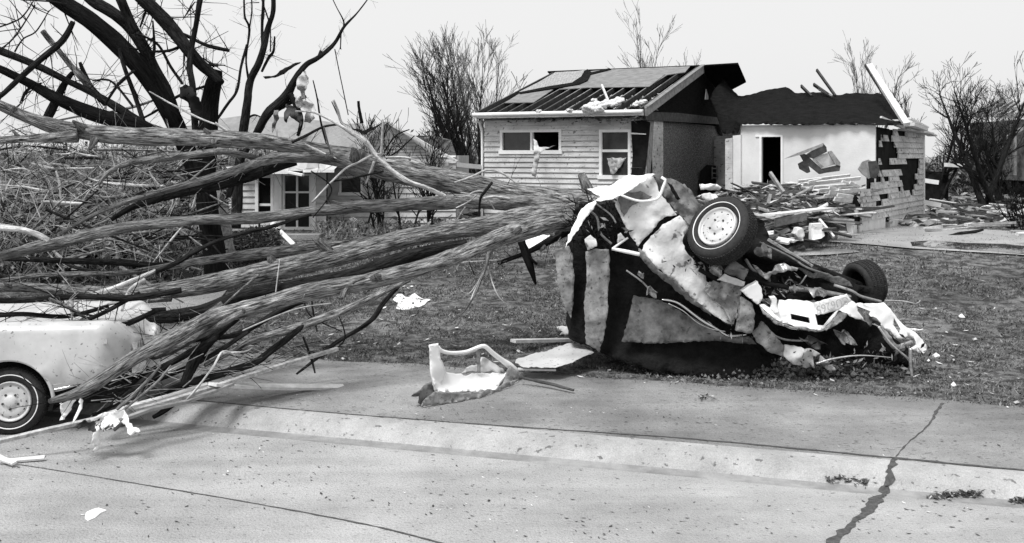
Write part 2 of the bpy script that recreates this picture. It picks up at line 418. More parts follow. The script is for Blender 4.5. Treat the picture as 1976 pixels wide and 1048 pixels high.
clods('soil_mound', 5000, samp_mound, (.012,.04), [M['soil'], M['crack'], M['grassd'], M['grassm']], 'ploughed up heap of dark soil in front of the wrecked car bumper', 'soil')
mb = MB()
for _ in range(5200):          # dark leaf flecks on the concrete
    c = R.choice((R.uniform(-4.5,-.2), R.uniform(-4.5,-.2), R.uniform(0.0,2.4))); s = R.uniform(-8,8)
    if noise.noise(Vector((s*.9, c*1.2, 1))) < R.uniform(-.35,.35): continue
    z = 0 if c < 0 else (.15*min(1, c/.4) + .02); 
    if 0 < c < .4: z = .375*c+.02
    p = gp(c, s, z+.004); L = R.uniform(.006,.026); a = math.atan2(UU.y, UU.x)+R.gauss(0,.7)
    d = Vector((math.cos(a), math.sin(a), 0))*L; e = Vector((-d.y, d.x, 0))*R.uniform(.2,.5)
    mb.quad(p-d, p+e, p+d+Vector((0,0,.006)), p-e, 0 if R.random() < .85 else 1)
tag(mb.build('leaf_litter', [M['woodd'], M['woodl']]), 'dark leaf scraps and twig flecks strewn over the concrete road', 'leaf litter', kind='stuff')
mb = MB()
for _ in range(520):
    p = samp_lawn(); L = R.choice((.01,.02,.03,.05)); a = R.uniform(0,3.14)
    d = Vector((math.cos(a), math.sin(a), R.uniform(-.2,.3)))*L; e = Vector((-d.y, d.x, 0))*R.uniform(.15,.7)
    mb.quad(p+Vector((0,0,.025))-d, p+Vector((0,0,.025))+e, p+d+Vector((0,0,.03)), p+Vector((0,0,.025))-e, R.choice((0,0,1)))
tag(mb.build('litter', [M['woodl'], M['twigl']]), 'tiny pale scraps of paper and wood scattered over the lawn', 'litter', kind='stuff')

# ------------------------------------------------------------------ main house
u = Vector((.8944, -.4472, 0)); v = Vector((.4472, .8944, 0)); Zg = .75; Ze = 3.84
C0 = Vector((3.39, 26.4, 0)); W_FRONT = 4.62; DEP = 9.3
def onwall(px, py, A, d):     # photo ray against the vertical plane through A along d -> (s, z)
    n_ = Vector((-d.y, d.x, 0)); r = Vector(((px-CX)/F, 1, -(py-HY)/F))
    t = (A.x*n_.x+A.y*n_.y)/(r.x*n_.x+r.y*n_.y)
    return (Vector((r.x*t, t, 0))-Vector((A.x, A.y, 0))).dot(d), H+r.z*t
def cut(a, b, holes):
    segs = [(a, b)]
    for h0, h1 in holes:
        segs = [q for (x, y) in segs for q in ((x, min(y, h0)), (max(x, h1), y)) if q[1]-q[0] > .01]
    return segs
def lap_siding(mb, A, d, nrm, L, z0, z1, row=.2, holes=(), ragged=0, mi=0):
    """lapped boards, row by row; holes (s0,s1,z0,z1) are left open"""
    k = 0; z = z0
    while z < z1-.02:
        zt = min(z+row, z1); zc = (z+zt)/2
        hs = [(h[0]+(R.uniform(-ragged,ragged)), h[1]+(R.uniform(-ragged,ragged))) for h in holes if h[2] < zc < h[3]]
        for (a, b) in cut(0, L, hs):
            x = a
            while x < b-.01:
                e = min(b, x+R.uniform(1.6,3.6)) if b-x > 1 else b
                o1 = nrm*(.05+R.uniform(0,.006)); o2 = nrm*.012
                p = A+d*x; q = A+d*(e-.004)
                lo = Vector((0,0,z-.012)); hi = Vector((0,0,zt))
                mb.hexa([p+lo, q+lo, q+lo+o1, p+lo+o1, p+hi, q+hi, q+hi+o2, p+hi+o2], mi)
                x = e
        z += row; k += 1
def solid_wall(mb, A, d, nrm, L, z0, z1, th, holes=(), mi=0):
    zs = sorted({z0, z1}|{min(max(h[i], z0), z1) for h in holes for i in (2,3)})
    for za, zb in zip(zs, zs[1:]):
        if zb-za < .005: continue
        zc = (za+zb)/2
        for a, b in cut(0, L, [(h[0], h[1]) for h in holes if h[2] < zc < h[3]]):
            p = A+d*a; q = A+d*b
            mb.hexa([p-nrm*th+Vector((0,0,za)), q-nrm*th+Vector((0,0,za)), q+Vector((0,0,za)), p+Vector((0,0,za)),
                     p-nrm*th+Vector((0,0,zb)), q-nrm*th+Vector((0,0,zb)), q+Vector((0,0,zb)), p+Vector((0,0,zb))], mi)
def window(root, A, d, nrm, s0, s1, z0, z1, mull=(), rail=(), fw=.07, panes=True, frame='window', fm='trim', curtain=False, skip=()):
    mb = MB()
    def bar(a0, a1, b0, b1, o=.05):
        p = A+d*a0; q = A+d*a1
        mb.hexa([p+Vector((0,0,b0))-nrm*.08, q+Vector((0,0,b0))-nrm*.08, q+Vector((0,0,b0))+nrm*o, p+Vector((0,0,b0))+nrm*o,
                 p+Vector((0,0,b1))-nrm*.08, q+Vector((0,0,b1))-nrm*.08, q+Vector((0,0,b1))+nrm*o, p+Vector((0,0,b1))+nrm*o])
    bar(s0, s1, z1-fw, z1); bar(s0-.03, s1+.03, z0-.03, z0+fw, .075)
    bar(s0, s0+fw, z0+fw, z1-fw, .047); bar(s1-fw, s1, z0+fw, z1-fw, .047)
    for m_ in mull: bar(m_-fw*.45, m_+fw*.45, z0+fw, z1-fw, .03)
    for r_ in rail: bar(s0+fw, s1-fw, r_-fw*.45, r_+fw*.45, .033)
    f = mb.build(frame, M[fm], root)
    xs = [s0+fw]+list(mull)+[s1-fw]
    for i in range(len(xs)-1):
        if i in skip: continue
        g = MB(); p = A+d*xs[i]-nrm*.03; q = A+d*xs[i+1]-nrm*.03
        g.hexa([p+Vector((0,0,z0+fw))-nrm*.008, q+Vector((0,0,z0+fw))-nrm*.008, q+Vector((0,0,z0+fw)), p+Vector((0,0,z0+fw)),
                p+Vector((0,0,z1-fw))-nrm*.008, q+Vector((0,0,z1-fw))-nrm*.008, q+Vector((0,0,z1-fw)), p+Vector((0,0,z1-fw))])
        g.build('pane', M['glass'], f)
    return f
house = empty('damaged_house', (C0.x, C0.y, Zg), 'single storey house with clapboard front and half its gable roof torn open to the rafters', 'house')
A = C0 - u*W_FRONT                      # left end of the front wall
nf = -v                                 # front normal
def fs(px, py): s, z = onwall(px, py, C0, u); return s+W_FRONT, z
a0, za = fs(966, 251); a1, zb = fs(1084, 295)
b0, zc = fs(1157, 250); b1, zd = fs(1218, 344)
hol = [(a0, a1, zb, za), (b0, b1, zd, zc)]
mb = MB(); lap_siding(mb, A+nf*.0, u, nf, W_FRONT-.05, Zg+.35, Ze-.05, .14, hol); mb.build('wall_siding', M['siding'], house)
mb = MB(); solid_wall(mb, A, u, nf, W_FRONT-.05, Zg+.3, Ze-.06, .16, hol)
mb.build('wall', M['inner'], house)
mb = MB(); solid_wall(mb, A+nf*.02, u, nf, W_FRONT, Zg-.4, Zg+.33, .24); mb.build('foundation', M['found'], house)
mx, _ = fs(1026, 270)
wf = window(house, A, u, nf, a0, a1, zb, za, mull=(mx,), skip=(1,))
zr = fs(1188, 291)[1]
wf2 = window(house, A, u, nf, b0, b1, zd, zc, rail=(zr,), fw=.075)
# side (gable) wall in stucco; broken low at the right
mb = MB()
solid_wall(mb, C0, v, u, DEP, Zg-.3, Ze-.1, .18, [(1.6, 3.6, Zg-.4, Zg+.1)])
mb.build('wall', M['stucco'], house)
mb = MB(); solid_wall(mb, C0+v*DEP, -u, v, W_FRONT, Zg, Ze-.1, .18); solid_wall(mb, A+v*DEP, -v, -u, DEP, Zg, Ze-.1, .18)
mb.build('wall', M['siding'], house)
# corner boards and dark broken bay between the window and the corner
def wallpoly(name, pts, A_, d_, mt, parent, off=.05, th=.02):
    mb = MB(); n_ = Vector((d_.y, -d_.x, 0)); q = []
    for x, y in pts:
        s, z = onwall(x, y, A_, d_); q.append(A_+d_*s+Vector((0,0,z))+n_*off)
    n0 = len(q); mb.v = q+[p-n_*th for p in q]
    mb.face(tuple(range(n0))); mb.face(tuple(reversed(range(n0, 2*n0))))
    for i in range(n0): mb.face((i, n0+i, n0+(i+1) % n0, (i+1) % n0))
    return mb.build(name, mt, parent)
wallpoly('torn_sheathing', [(1219,234),(1240,232),(1256,236),(1255,250),(1250,300),(1246,322),(1240,340),(1219,345),(1222,300)], C0, u, M['inner'], house, .055)
wallpoly('sheathing_board', [(1219,256),(1248,258),(1248,260),(1219,259)], C0, u, M['trim'], house, .07)
wallpoly('corner_board', [(1259,232),(1277,230),(1277,338),(1272,345),(1258,340),(1256,300)], C0+u*.02, v, M['siding2'], house, .04)
wallpoly('corner_board', [(1247,230),(1258,229),(1256,300),(1252,340),(1244,345),(1248,290)], C0+u*.02, v, M['woodm'], house, .03)
wallpoly('wall_beam', [(1240,216),(1300,218),(1426,232),(1424,262),(1418,268),(1390,268),(1380,240),(1240,232)], C0+u*.02, v, M['woodd'], house, .12, .1)
wallpoly('hole_edge', [(1350,330),(1362,318),(1400,322),(1400,375),(1345,380)], C0+u*.02, v, M['inner'], house, .04)
mb = MB()
for i in range(3):
    p0 = onwall(1368, 325+i*9, C0, v); p1 = onwall(1388, 326+i*9, C0, v)
    mb.bar(C0+v*p0[0]+u*.1+Vector((0,0,p0[1])), C0+v*p1[0]+u*.1+Vector((0,0,p1[1])), .03, .03)
    p0 = onwall(1368+i*10, 322, C0, v); p1 = onwall(1368+i*10, 346, C0, v)
    mb.bar(C0+v*p0[0]+u*.1+Vector((0,0,p0[1])), C0+v*p1[0]+u*.1+Vector((0,0,p1[1])), .03, .03)
mb.build('grille', M['woodm'], house)
# interior: floor, attic floor (dark)
mb = MB(); solid_wall
q = [A+v*.17+u*.1, C0+v*.17-u*.2, C0+v*(DEP-.2)-u*.2, A+v*(DEP-.2)+u*.1]
for z, t in ((Zg+.3, .1), (Ze-.32, .05)):
    mb.hexa([p+Vector((0,0,z-t)) for p in q]+[p+Vector((0,0,z)) for p in q])
mb.build('attic_floor', M['inner'], house)
# roof
OV = .42; SL = .285                     # overhang, slope
ridge_d = DEP/2
E0 = C0+u*.10-v*OV; Zr0 = Ze-.02        # front eave line height
nr = (Vector((0,0,1))*1 - v*SL*1).normalized()
def roofpt(px, py):                     # photo ray on the front roof plane
    r = Vector(((px-CX)/F, 1, -(py-HY)/F)); o_ = Vector((0,0,H)); pl = E0+Vector((0,0,Zr0+.16))
    t = (pl-o_).dot(nr)/r.dot(nr); return o_+r*t
def roof_panel(name, pts, mt, parent, up=.0, th=.02):
    mb = MB(); q = [roofpt(*p)+nr*up for p in pts]; n0 = len(q)
    mb.v = q+[p-nr*th for p in q]
    mb.face(tuple(reversed(range(n0)))); mb.face(tuple(range(n0, 2*n0)))
    for i in range(n0): mb.face((i, (i+1) % n0, n0+(i+1) % n0, n0+i))
    return mb.build(name, mt, parent)
M['shingle'] = mat('tab shingles', .30, .42, 60, .9, .4, 60)
nt_ = M['shingle'].node_tree; br = nt_.nodes.new('ShaderNodeTexBrick'); br.inputs['Scale'].default_value = 5.5
br.inputs['Color1'].default_value = (.5,.5,.5,1); br.inputs['Color2'].default_value = (.34,.34,.34,1); br.inputs['Mortar'].default_value = (.08,.08,.08,1); br.inputs['Mortar Size'].default_value = .035
nt_.links.new(nt_.nodes['Texture Coordinate'].outputs['Object'], br.inputs['Vector']); nt_.links.new(br.outputs[0], nt_.nodes['Principled BSDF'].inputs['Base Color'])
roof = roof_panel('roof', [(1072,141),(1112,139),(1132,136),(1124,150),(1118,158),(1104,163),(1060,170),(1000,181),(1004,178),(1040,160)], M['shingle'], house, .03, .03)
roof_panel('sheathing', [(1130,139),(1176,134),(1332,128),(1322,140),(1288,145),(1254,166),(1128,170),(1080,173),(1100,166),(1122,160)], M['ply'], roof, .012, .02)
roof_panel('sheathing', [(1140,152),(1284,145),(1253,169),(1130,171)], M['ply'], roof, .03, .016)
roof_panel('sheathing', [(974,199),(1003,181),(1068,173),(1030,198)], M['ply'], roof, .012, .02)
roof_panel('tar_paper', [(1000,181),(1060,169),(1104,162),(1122,150),(1128,139),(1134,136),(1142,142),(1176,134),(1180,136),(1140,146),(1134,158),(1118,165),(1070,173),(1004,183)], M['black'], roof, .045, .014)
# rafters of the torn front slope
nraf = 15
def raf(s, d0, d1, name='rafter', mt='woodd', wd=.05, th=.14):
    mb = MB(); a = A+u*s; mb.bar(a+v*d0+Vector((0,0,Zr0+.08+(d0+OV)*SL)), a+v*d1+Vector((0,0,Zr0+.08+(d1+OV)*SL)), wd, th)
    return mb
for i in range(nraf):
    s = -.05+i*(W_FRONT+.05)/(nraf-1)
    raf(s, -OV+.05, ridge_d+.0).build('rafter', M['woodd'], roof)
    mb = MB(); a = A+u*s; b_ = Vector((0,0,Zr0+.152)); e_ = Vector((0,0,Zr0+.152+(2.3+OV)*SL))
    mb.bar(a-v*(OV-.05)+b_+Vector((0,0,.001)), a+v*2.3+e_+Vector((0,0,.001)), .022, .012)
    mb.build('batten', M['woodm'], roof)
    mb = MB(); mb.bar(a+v*(ridge_d+.06)+Vector((0,0,Zr0+.08+(ridge_d+OV)*SL)), a+v*(DEP+OV-.1)+Vector((0,0,Zr0+.08)), .05, .14); mb.build('rafter', M['woodd'], roof)
mb = MB(); zrd = Zr0+(ridge_d+OV)*SL
a = A-u*.25; b = C0+u*.25
def plane4(p0, p1, p2, p3, th=.04):
    mb.hexa([p0, p1, p2, p3]+[p+Vector((0,0,th)) for p in (p0, p1, p2, p3)])
plane4(a+v*(ridge_d+.02)+Vector((0,0,zrd+.16)), b+v*(ridge_d+.02)+Vector((0,0,zrd+.16)), b+v*(ridge_d+2.2)+Vector((0,0,zrd+.16-2.2*SL)), a+v*(ridge_d+2.2)+Vector((0,0,zrd+.16-2.2*SL)))
# ragged flap of the back slope carried past the gable
p0 = b+v*(ridge_d+.02)+Vector((0,0,zrd+.165)); plane4(p0, p0+u*.95+Vector((0,0,.02)), p0+u*.9+v*1.15+Vector((0,0,-.44)), p0+v*2.1+Vector((0,0,-.70)))
mb.build('roof_slope', M['black'], roof)
mb = MB()
for d0, d1, mt_ in ((-OV+.02, ridge_d+.02, 0),):
    for off, th, up in ((.16,.05,.04),):
        p = C0+u*off+v*d0; q = C0+u*off+v*d1
        mb.bar(p+Vector((0,0,Zr0+.07+(d0+OV)*SL)), q+Vector((0,0,Zr0+.07+(d1+OV)*SL)), .06, .22)
mb.build('barge_board', M['woodm'], roof)
mb = MB(); p = C0+u*.17-v*(OV-.02); q = C0+u*.17+v*(ridge_d)
mb.bar(p+Vector((0,0,Zr0+.2)), q+Vector((0,0,Zr0+.2+(ridge_d+OV)*SL)), .12, .02); mb.build('verge_trim', M['ply'], roof)
# gable triangle, dark
mb = MB(); t0 = C0+u*.03; 
g = [t0+Vector((0,0,Ze-.12)), t0+v*DEP+Vector((0,0,Ze-.12)), t0+v*DEP+Vector((0,0,Ze+.02)), t0+v*(ridge_d+1.1)+Vector((0,0,zrd-.15)), t0+v*ridge_d+Vector((0,0,zrd+.12)), t0+Vector((0,0,Ze+.05))]
mb.v = g+[p-u*.1 for p in g]; mb.face(range(6)); mb.face(tuple(reversed(range(6,12))))
for i in range(6): mb.face((i, 6+i, 6+(i+1) % 6, (i+1) % 6))
mb.build('gable', M['black'], house)
wallpoly('gable_splinter', [(1360,172),(1364,186),(1364,192),(1358,192)], C0+u*.05, v, M['woodl'], house, .05)
# fascia, gutter, soffit, downpipe
mb = MB(); p = A-u*.12-v*OV; q = C0+u*.10-v*OV
mb.bar(p+Vector((0,0,Zr0+.06)), q+Vector((0,0,Zr0+.06)), .03, .15); mb.build('fascia', M['trim'], roof)
mb = MB(); mb.tube([p-v*.07+Vector((0,0,Zr0+.08)), q-v*.07+Vector((0,0,Zr0+.08))], [.055,.055], 10, step=.5); mb.build('gutter', M['trim'], roof, smooth=True)
mb = MB(); mb.hexa([p+Vector((0,0,Zr0-.03)), q+Vector((0,0,Zr0-.03)), q+v*OV+Vector((0,0,Zr0-.03)), p+v*OV+Vector((0,0,Zr0-.03)), p+Vector((0,0,Zr0-.018)), q+Vector((0,0,Zr0-.018)), q+v*OV+Vector((0,0,Zr0-.018)), p+v*OV+Vector((0,0,Zr0-.018))]); mb.build('soffit', M['woodd'], roof)
mb = MB(); a_ = A-u*.06-v*.07
mb.tube([p-v*.05+u*.08+Vector((0,0,Zr0+.02)), p+u*.08+Vector((0,0,Zr0-.12)), a_+Vector((0,0,Zr0-.35)), a_+Vector((0,0,Zg+.3))], [.035]*4, 8, step=.2); mb.build('downpipe', M['trim'], house, smooth=True)
# curtain blown out of the broken pane, curtain in the other window
def cloth(name, pts, mt, parent, label=None, **k):
    return sheet(name, pts, mt, parent, thick=.006, **k)
Yw = 27.0
cloth('curtain', [(1029,268,27.4),(1036,272,27.1),(1040,284,27.0),(1060,284,27.0),(1072,281,27.2),(1060,287,26.95),(1043,293,26.9),(1040,310,26.9),(1034,342,26.9),(1027,341,26.9),(1025,333,26.95),(1030,300,26.95),(1030,288,27.0)], M['cloth'], wf, crumple=.12, grid=5, freq=6)
cc = onwall(1190, 310, C0, u); cy = (C0+u*cc[0]).y
cloth('curtain', [(1171,305,cy-.1),(1209,304,cy-.12),(1200,318,cy-.1),(1190,330,cy-.12),(1183,337,cy-.1),(1178,334,cy-.1),(1176,322,cy-.1)], M['cloth'], wf2, crumple=.06, grid=4, freq=14)
# insulation and scraps lying on the rafters
for i, (px, py, r_) in enumerate([(1142,213,.17),(1150,208,.15),(1164,207,.14),(1172,203,.12),(1190,201,.13),(1197,197,.11),(1183,206,.1),(1233,203,.09),(1226,206,.07),(1155,215,.1),(1100,217,.07),(1040,218,.06),(1147,197,.07),(1242,200,.08)]):
    mb = MB(); c = roofpt(px, py)+nr*.05
    b_ = bmesh.new(); bmesh.ops.create_icosphere(b_, subdivisions=3, radius=1)
    for vv in b_.verts: q = vv.co*(1+.5*noise.noise(vv.co*1.6+Vector((i*7,0,0)))); mb.v.append(c+Vector((q.x*r_*1.3, q.y*r_*1.3, q.z*r_*.75)))
    for f in b_.faces: mb.face([x.index for x in f.verts])
    b_.free(); tag(mb.build('insulation_tuft', M['insul'], smooth=True), 'white tuft of torn loft insulation on the open rafters', 'insulation', 'insulation tufts on the open rafters')
mb = MB(); mb.bar(roofpt(1162,171)+nr*.1, roofpt(1174,201)+nr*.1, .05, .05); tag(mb.build('loose_batten', M['woodl']), 'pale broken batten standing among the open rafters of the house', 'board')
mb = MB()
for _ in range(1600):
    px = R.uniform(950,1270); py = R.uniform(172,222)
    if py < 222-(px-935)*.42+6 and px < 1060: continue
    if px > 1240-(222-py)*-.0 - (0 if py>200 else 0) and px > 1330-(py-128)*1.05: continue
    if py > 213: continue
    c = roofpt(px, py)-nr*R.uniform(.14,.35); r_ = R.uniform(.02,.09)
    d = Vector((R.gauss(0,1), R.gauss(0,1), R.gauss(0,.4))).normalized()*r_; e = d.cross(Vector((R.gauss(0,1), R.gauss(0,1), R.gauss(0,1)))).normalized()*r_*R.uniform(.2,.8)
    mb.quad(c-d, c-e, c+d, c+e, R.choice((0,0,0,1)))
tag(mb.build('loft_rubbish', [M['woodd'], M['woodm']], house), kind='stuff')

# ------------------------------------------------------------------ wrecked wing on the right
W0 = Vector((8.8, 25.1, 0)); W1 = Vector((5.87, 26.6, 0)); wd = (W1-W0).normalized(); wL = (W1-W0).length
wn = Vector((wd.y, -wd.x, 0)); wn = wn if wn.y < 0 else -wn
wing = empty('wrecked_wing', (W0.x, W0.y, .9), 'collapsed house wing with white plaster room wall exposed under a black sagging roof', 'house wing')
def ws(px, py): s, z = onwall(px, py, W0, wd); return s, z
d0, dz = ws(1507, 264); d1, _ = ws(1470, 264)
mb = MB(); solid_wall(mb, W0+Vector((0,0,0)), wd, wn, wL, .8, 3.57, .12, [(d0, d1, .8, dz)]); mb.build('wall', M['plaster'], wing)
mb = MB()
for a_, b_ in ((d0-.05, d0), (d1, d1+.06)):
    p = W0+wd*a_+wn*.01; q = W0+wd*b_+wn*.01
    mb.hexa([p+Vector((0,0,.8)), q+Vector((0,0,.8)), q+wn*.02+Vector((0,0,.8)), p+wn*.02+Vector((0,0,.8)), p+Vector((0,0,dz)), q+Vector((0,0,dz)), q+wn*.02+Vector((0,0,dz)), p+wn*.02+Vector((0,0,dz))])
p = W0+wd*(d0-.05)+wn*.01; q = W0+wd*(d1+.16)+wn*.01
mb.bar(p+Vector((0,0,dz+.02)), q+Vector((0,0,dz+.02)), .03, .04); mb.build('door_frame', M['trim'], wing)
# strip of wall left of the room (two boards) and room behind the door
for a_, b_, zt, m_, o_ in ((1400,1414,268,'siding',.0),(1414,1432,262,'plaster',.03)):
    wallpoly('wall_panel', [(a_,zt),(b_,zt-2),(b_,385),(a_,378)], W1+wd*.0, wd, M[m_], wing, .02+o_, .05)
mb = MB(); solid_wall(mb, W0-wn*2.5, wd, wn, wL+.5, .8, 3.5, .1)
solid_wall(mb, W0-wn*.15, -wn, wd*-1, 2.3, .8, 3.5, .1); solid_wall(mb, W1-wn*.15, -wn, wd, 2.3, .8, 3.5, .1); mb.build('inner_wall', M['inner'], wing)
# torn clapboard gable wall
Aw = Vector((6.5, 21.6, 0)); Bw = Vector((11.64, 29.4, 0)); gd = (Bw-Aw).normalized(); gL = (Bw-Aw).length; gn = Vector((gd.y, -gd.x, 0))
# photo rows: left limit of the standing boards at each height
def gs(px, py): return onwall(px, py, Aw, gd)
ledge = [(245,1690),(258,1700),(272,1692),(285,1694),(300,1693),(315,1700),(327,1680),(338,1700),(350,1692),(362,1675),(372,1655),(390,1655),(398,1666),(404,1642),(414,1650),(425,1655),(434,1640)]
holes_px = [(1688,1716,240,256),(1694,1700,300,330),(1700,1730,288,300),(1716,1724,256,266),(1752,1772,262,266),(1730,1745,318,326),(1738,1750,334,342),(1700,1716,340,348),(1756,1760,370,378),(1690,1706,380,388),(1700,1712,247,262),(1734,1746,252,262),(1690,1698,262,300),(1702,1706,264,282),(1711,1724,272,282),(1700,1722,282,292),(1696,1712,292,306),(1712,1726,296,304),(1706,1718,304,320),(1744,1770,306,320),(1746,1768,330,340),(1742,1764,344,358),(1728,1733,360,368),(1771,1776,274,282),(1700,1708,306,318)]
mb = MB(); back = MB(); row = .145; z = 1.28
ztop = 3.46
hz = []
for (x0, x1, y0, y1) in holes_px:
    s0, zt = gs(x0, y0); s1, zb_ = gs(x1, y1); hz.append((s0, s1, zb_, zt))
def left_at(z):
    best = None
    for i in range(len(ledge)-1):
        s0, z0 = gs(ledge[i][1], ledge[i][0]); s1, z1 = gs(ledge[i+1][1], ledge[i+1][0])
        if z1 <= z <= z0: return s0+(s1-s0)*(z0-z)/max(1e-6, z0-z1)
    return gs(ledge[0][1], ledge[0][0])[0] if z > 3 else gs(1640, 434)[0]
while z < ztop:
    zc = z+row/2; s0 = left_at(zc)+R.uniform(-.5,.35)
    segs = cut(s0, gL, [(h[0]+R.uniform(-.4,.3), h[1]+R.uniform(-.3,.4)) for h in hz if h[2]-.05 < zc < h[3]+.05])
    for a_, b_ in segs:
        x = a_
        while x < b_-.01:
            e = b_
            p = Aw+gd*x; q = Aw+gd*(e-.004); lo = Vector((0,0,z-.012+R.uniform(-.004,.004))); hi = Vector((0,0,min(z+row, ztop+.02)))
            o1 = gn*R.uniform(.05,.06); o2 = gn*.012
            mb.hexa([p+lo, q+lo, q+lo+o1, p+lo+o1, p+hi, q+hi, q+hi+o2, p+hi+o2]); x = e
    z += row
mb.build('wall_siding', M['siding2'], wing)
mb = MB()                                  # dark sheathing behind, with the studs showing
zs = [1.1, 1.5, 1.9, 2.3, 2.7, 3.1, 3.46]
for z0, z1 in zip(zs, zs[1:]):
    s0 = left_at((z0+z1)/2)-.25 if z0 < 2.2 else gs(1690, 300)[0]
    p = Aw+gd*s0-gn*.03; q = Bw-gn*.03
    mb.hexa([p-gn*.04+Vector((0,0,z0)), q-gn*.04+Vector((0,0,z0)), q+Vector((0,0,z0)), p+Vector((0,0,z0)), p-gn*.04+Vector((0,0,z1)), q-gn*.04+Vector((0,0,z1)), q+Vector((0,0,z1)), p+Vector((0,0,z1))])
mb.build('sheathing', M['inner'], wing)
mb = MB()
for s, e, zt in ((1.0,1.7,1.12),(1.9,2.05,1.05),(2.2,2.55,1.28),(2.75,5.15,1.27),(5.6,gL,1.27)):
    p = Aw+gd*s-gn*.02; q = Aw+gd*e-gn*.02; zb_ = .72
    mb.hexa([p-gn*.18+Vector((0,0,zb_)), q-gn*.18+Vector((0,0,zb_)), q+gn*.02+Vector((0,0,zb_)), p+gn*.02+Vector((0,0,zb_)), p-gn*.18+Vector((0,0,zt)), q-gn*.18+Vector((0,0,zt)), q+gn*.02+Vector((0,0,zt)), p+gn*.02+Vector((0,0,zt))])
mb.build('foundation', M['found'], wing)
mb = MB(); solid_wall(mb, Bw-gn*.08, (W1-W0).normalized(), -gd, 6.0, .8, 3.4, .12); mb.build('wall', M['siding2'], wing)
mb = MB(); mb.box(Bw+Vector((0,0,2.1))+gn*.03-gd*.04, .07, .09, 2.7, math.atan2(gd.y, gd.x)); mb.build('corner_board', M['trim'], wing)
mb = MB(); p = Aw+gd*gs(1735,255)[0]+Vector((0,0,3.48))+gn*.12; q = Bw+gd*.25+Vector((0,0,3.42))+gn*.12
mb.bar(p, q, .3, .05); mb.build('eave_board', M['siding2'], wing)
# black roof: thick sheet sloping back from above the plaster wall, torn upper edge
rp = lambda x, y, Y: (x, y, Y)
wing_roof = sheet('roof', [(1395,150,31),(1408,168,31),(1424,184,31),(1436,185,30.8),(1480,174,30.5),(1516,168,30.3),(1528,174,30.2),(1534,179,30.2),(1545,178,30.1),(1590,178,29.9),(1606,184,29.8),(1612,183,29.8),(1640,181,29.7),(1703,179,29.5),(1720,205,28.4),(1742,236,27.4),(1745,242,25.6),(1700,241,24.95),(1690,241,24.9),(1560,240,25.6),(1430,240,26.4),(1424,258,26.6),(1395,256,27.4),(1385,220,28.9),(1370,190,30)], M['black'], wing, thick=.12, crumple=.10, grid=13, freq=1.2)
for (a_, b_, w_, m_) in (((1546,166,29.8),(1566,186,29.5),.12,'woodd'),((1570,163,29.7),(1600,184,29.4),.14,'woodd'),((1580,172,29.6),(1606,186,29.3),.07,'woodm'),((1576,135,29.5),(1612,185,28.9),.10,'woodd'),((1746,216,28.2),(1752,232,27.6),.16,'woodd')):
    mb = MB(); mb.bar(P(*a_), P(*b_), .05, w_, (0,-1,0.2)); mb.build('rafter', M[m_], wing)
mb = MB(); mb.bar(P(1677,126,28.2), P(1750,240,26.0), .10, .16, (1,0,0.2)); mb.build('rafter', M['woodl'], wing)
mb = MB(); mb.bar(P(1672,126,28.25), P(1712,190,27.1), .10, .10, (1,0,.2)); mb.build('rafter', M['woodd'], wing)
mb = MB(); mb.bar(P(1730,232,26.4), P(1800,262,29.8), .25, .04); mb.bar(P(1700,226,26.0), P(1745,246,26.6), .06, .05); mb.bar(P(1745,240,26.4), P(1772,250,28.4), .5, .08); mb.bar(P(1755,228,27.4), P(1790,246,30), .08, .04)
mb.build('splintered_eave', M['woodl'], wing)
# smashed cabinet hanging on the plaster wall
cab = empty('smashed_cabinet', P(1600,335,25.2), 'broken dark cabinet hanging askew on the white plaster wall', 'cabinet')
def slabpx(name, pts, Y, th, mt, parent): return sheet(name, [(x, y, Y) for x, y in pts], mt, parent, thick=th, crumple=.01, grid=14, smooth=False)
slabpx('door', [(1554,300),(1588,276),(1595,284),(1596,293),(1570,306),(1545,300)], 24.8, .06, M['woodd'], cab)
slabpx('shelf', [(1512,307),(1545,293),(1590,276),(1588,282),(1548,298)], 24.6, .05, M['woodm'], cab)
slabpx('side_panel', [(1544,298),(1554,297),(1586,326),(1592,334),(1582,336),(1552,312)], 24.7, .08, M['woodd'], cab)
slabpx('drawer', [(1541,316),(1552,310),(1560,318),(1564,332),(1558,334),(1544,326)], 24.7, .08, M['woodd'], cab)
slabpx('frame', [(1598,293),(1605,291),(1622,314),(1621,320),(1612,318)], 24.7, .06, M['woodm'], cab)
slabpx('frame', [(1586,326),(1618,318),(1622,320),(1620,330),(1590,334)], 24.72, .05, M['woodd'], cab)
slabpx('panel', [(1566,304),(1597,295),(1612,317),(1586,326)], 24.85, .03, M['plaster'], cab)
slabpx('frame', [(1568,308),(1572,306),(1590,322),(1586,324)], 24.68, .03, M['woodm'], cab)
# jagged plaster and lath near the tear
slabpx('lath_scrap', [(1656,326),(1664,312),(1676,308),(1690,315),(1688,338),(1676,345),(1664,336)], 24.6, .04, M['woodm'], wing)
slabpx('lath_scrap', [(1676,312),(1692,310),(1698,330),(1690,345),(1680,342)], 24.3, .04, M['woodd'], wing)

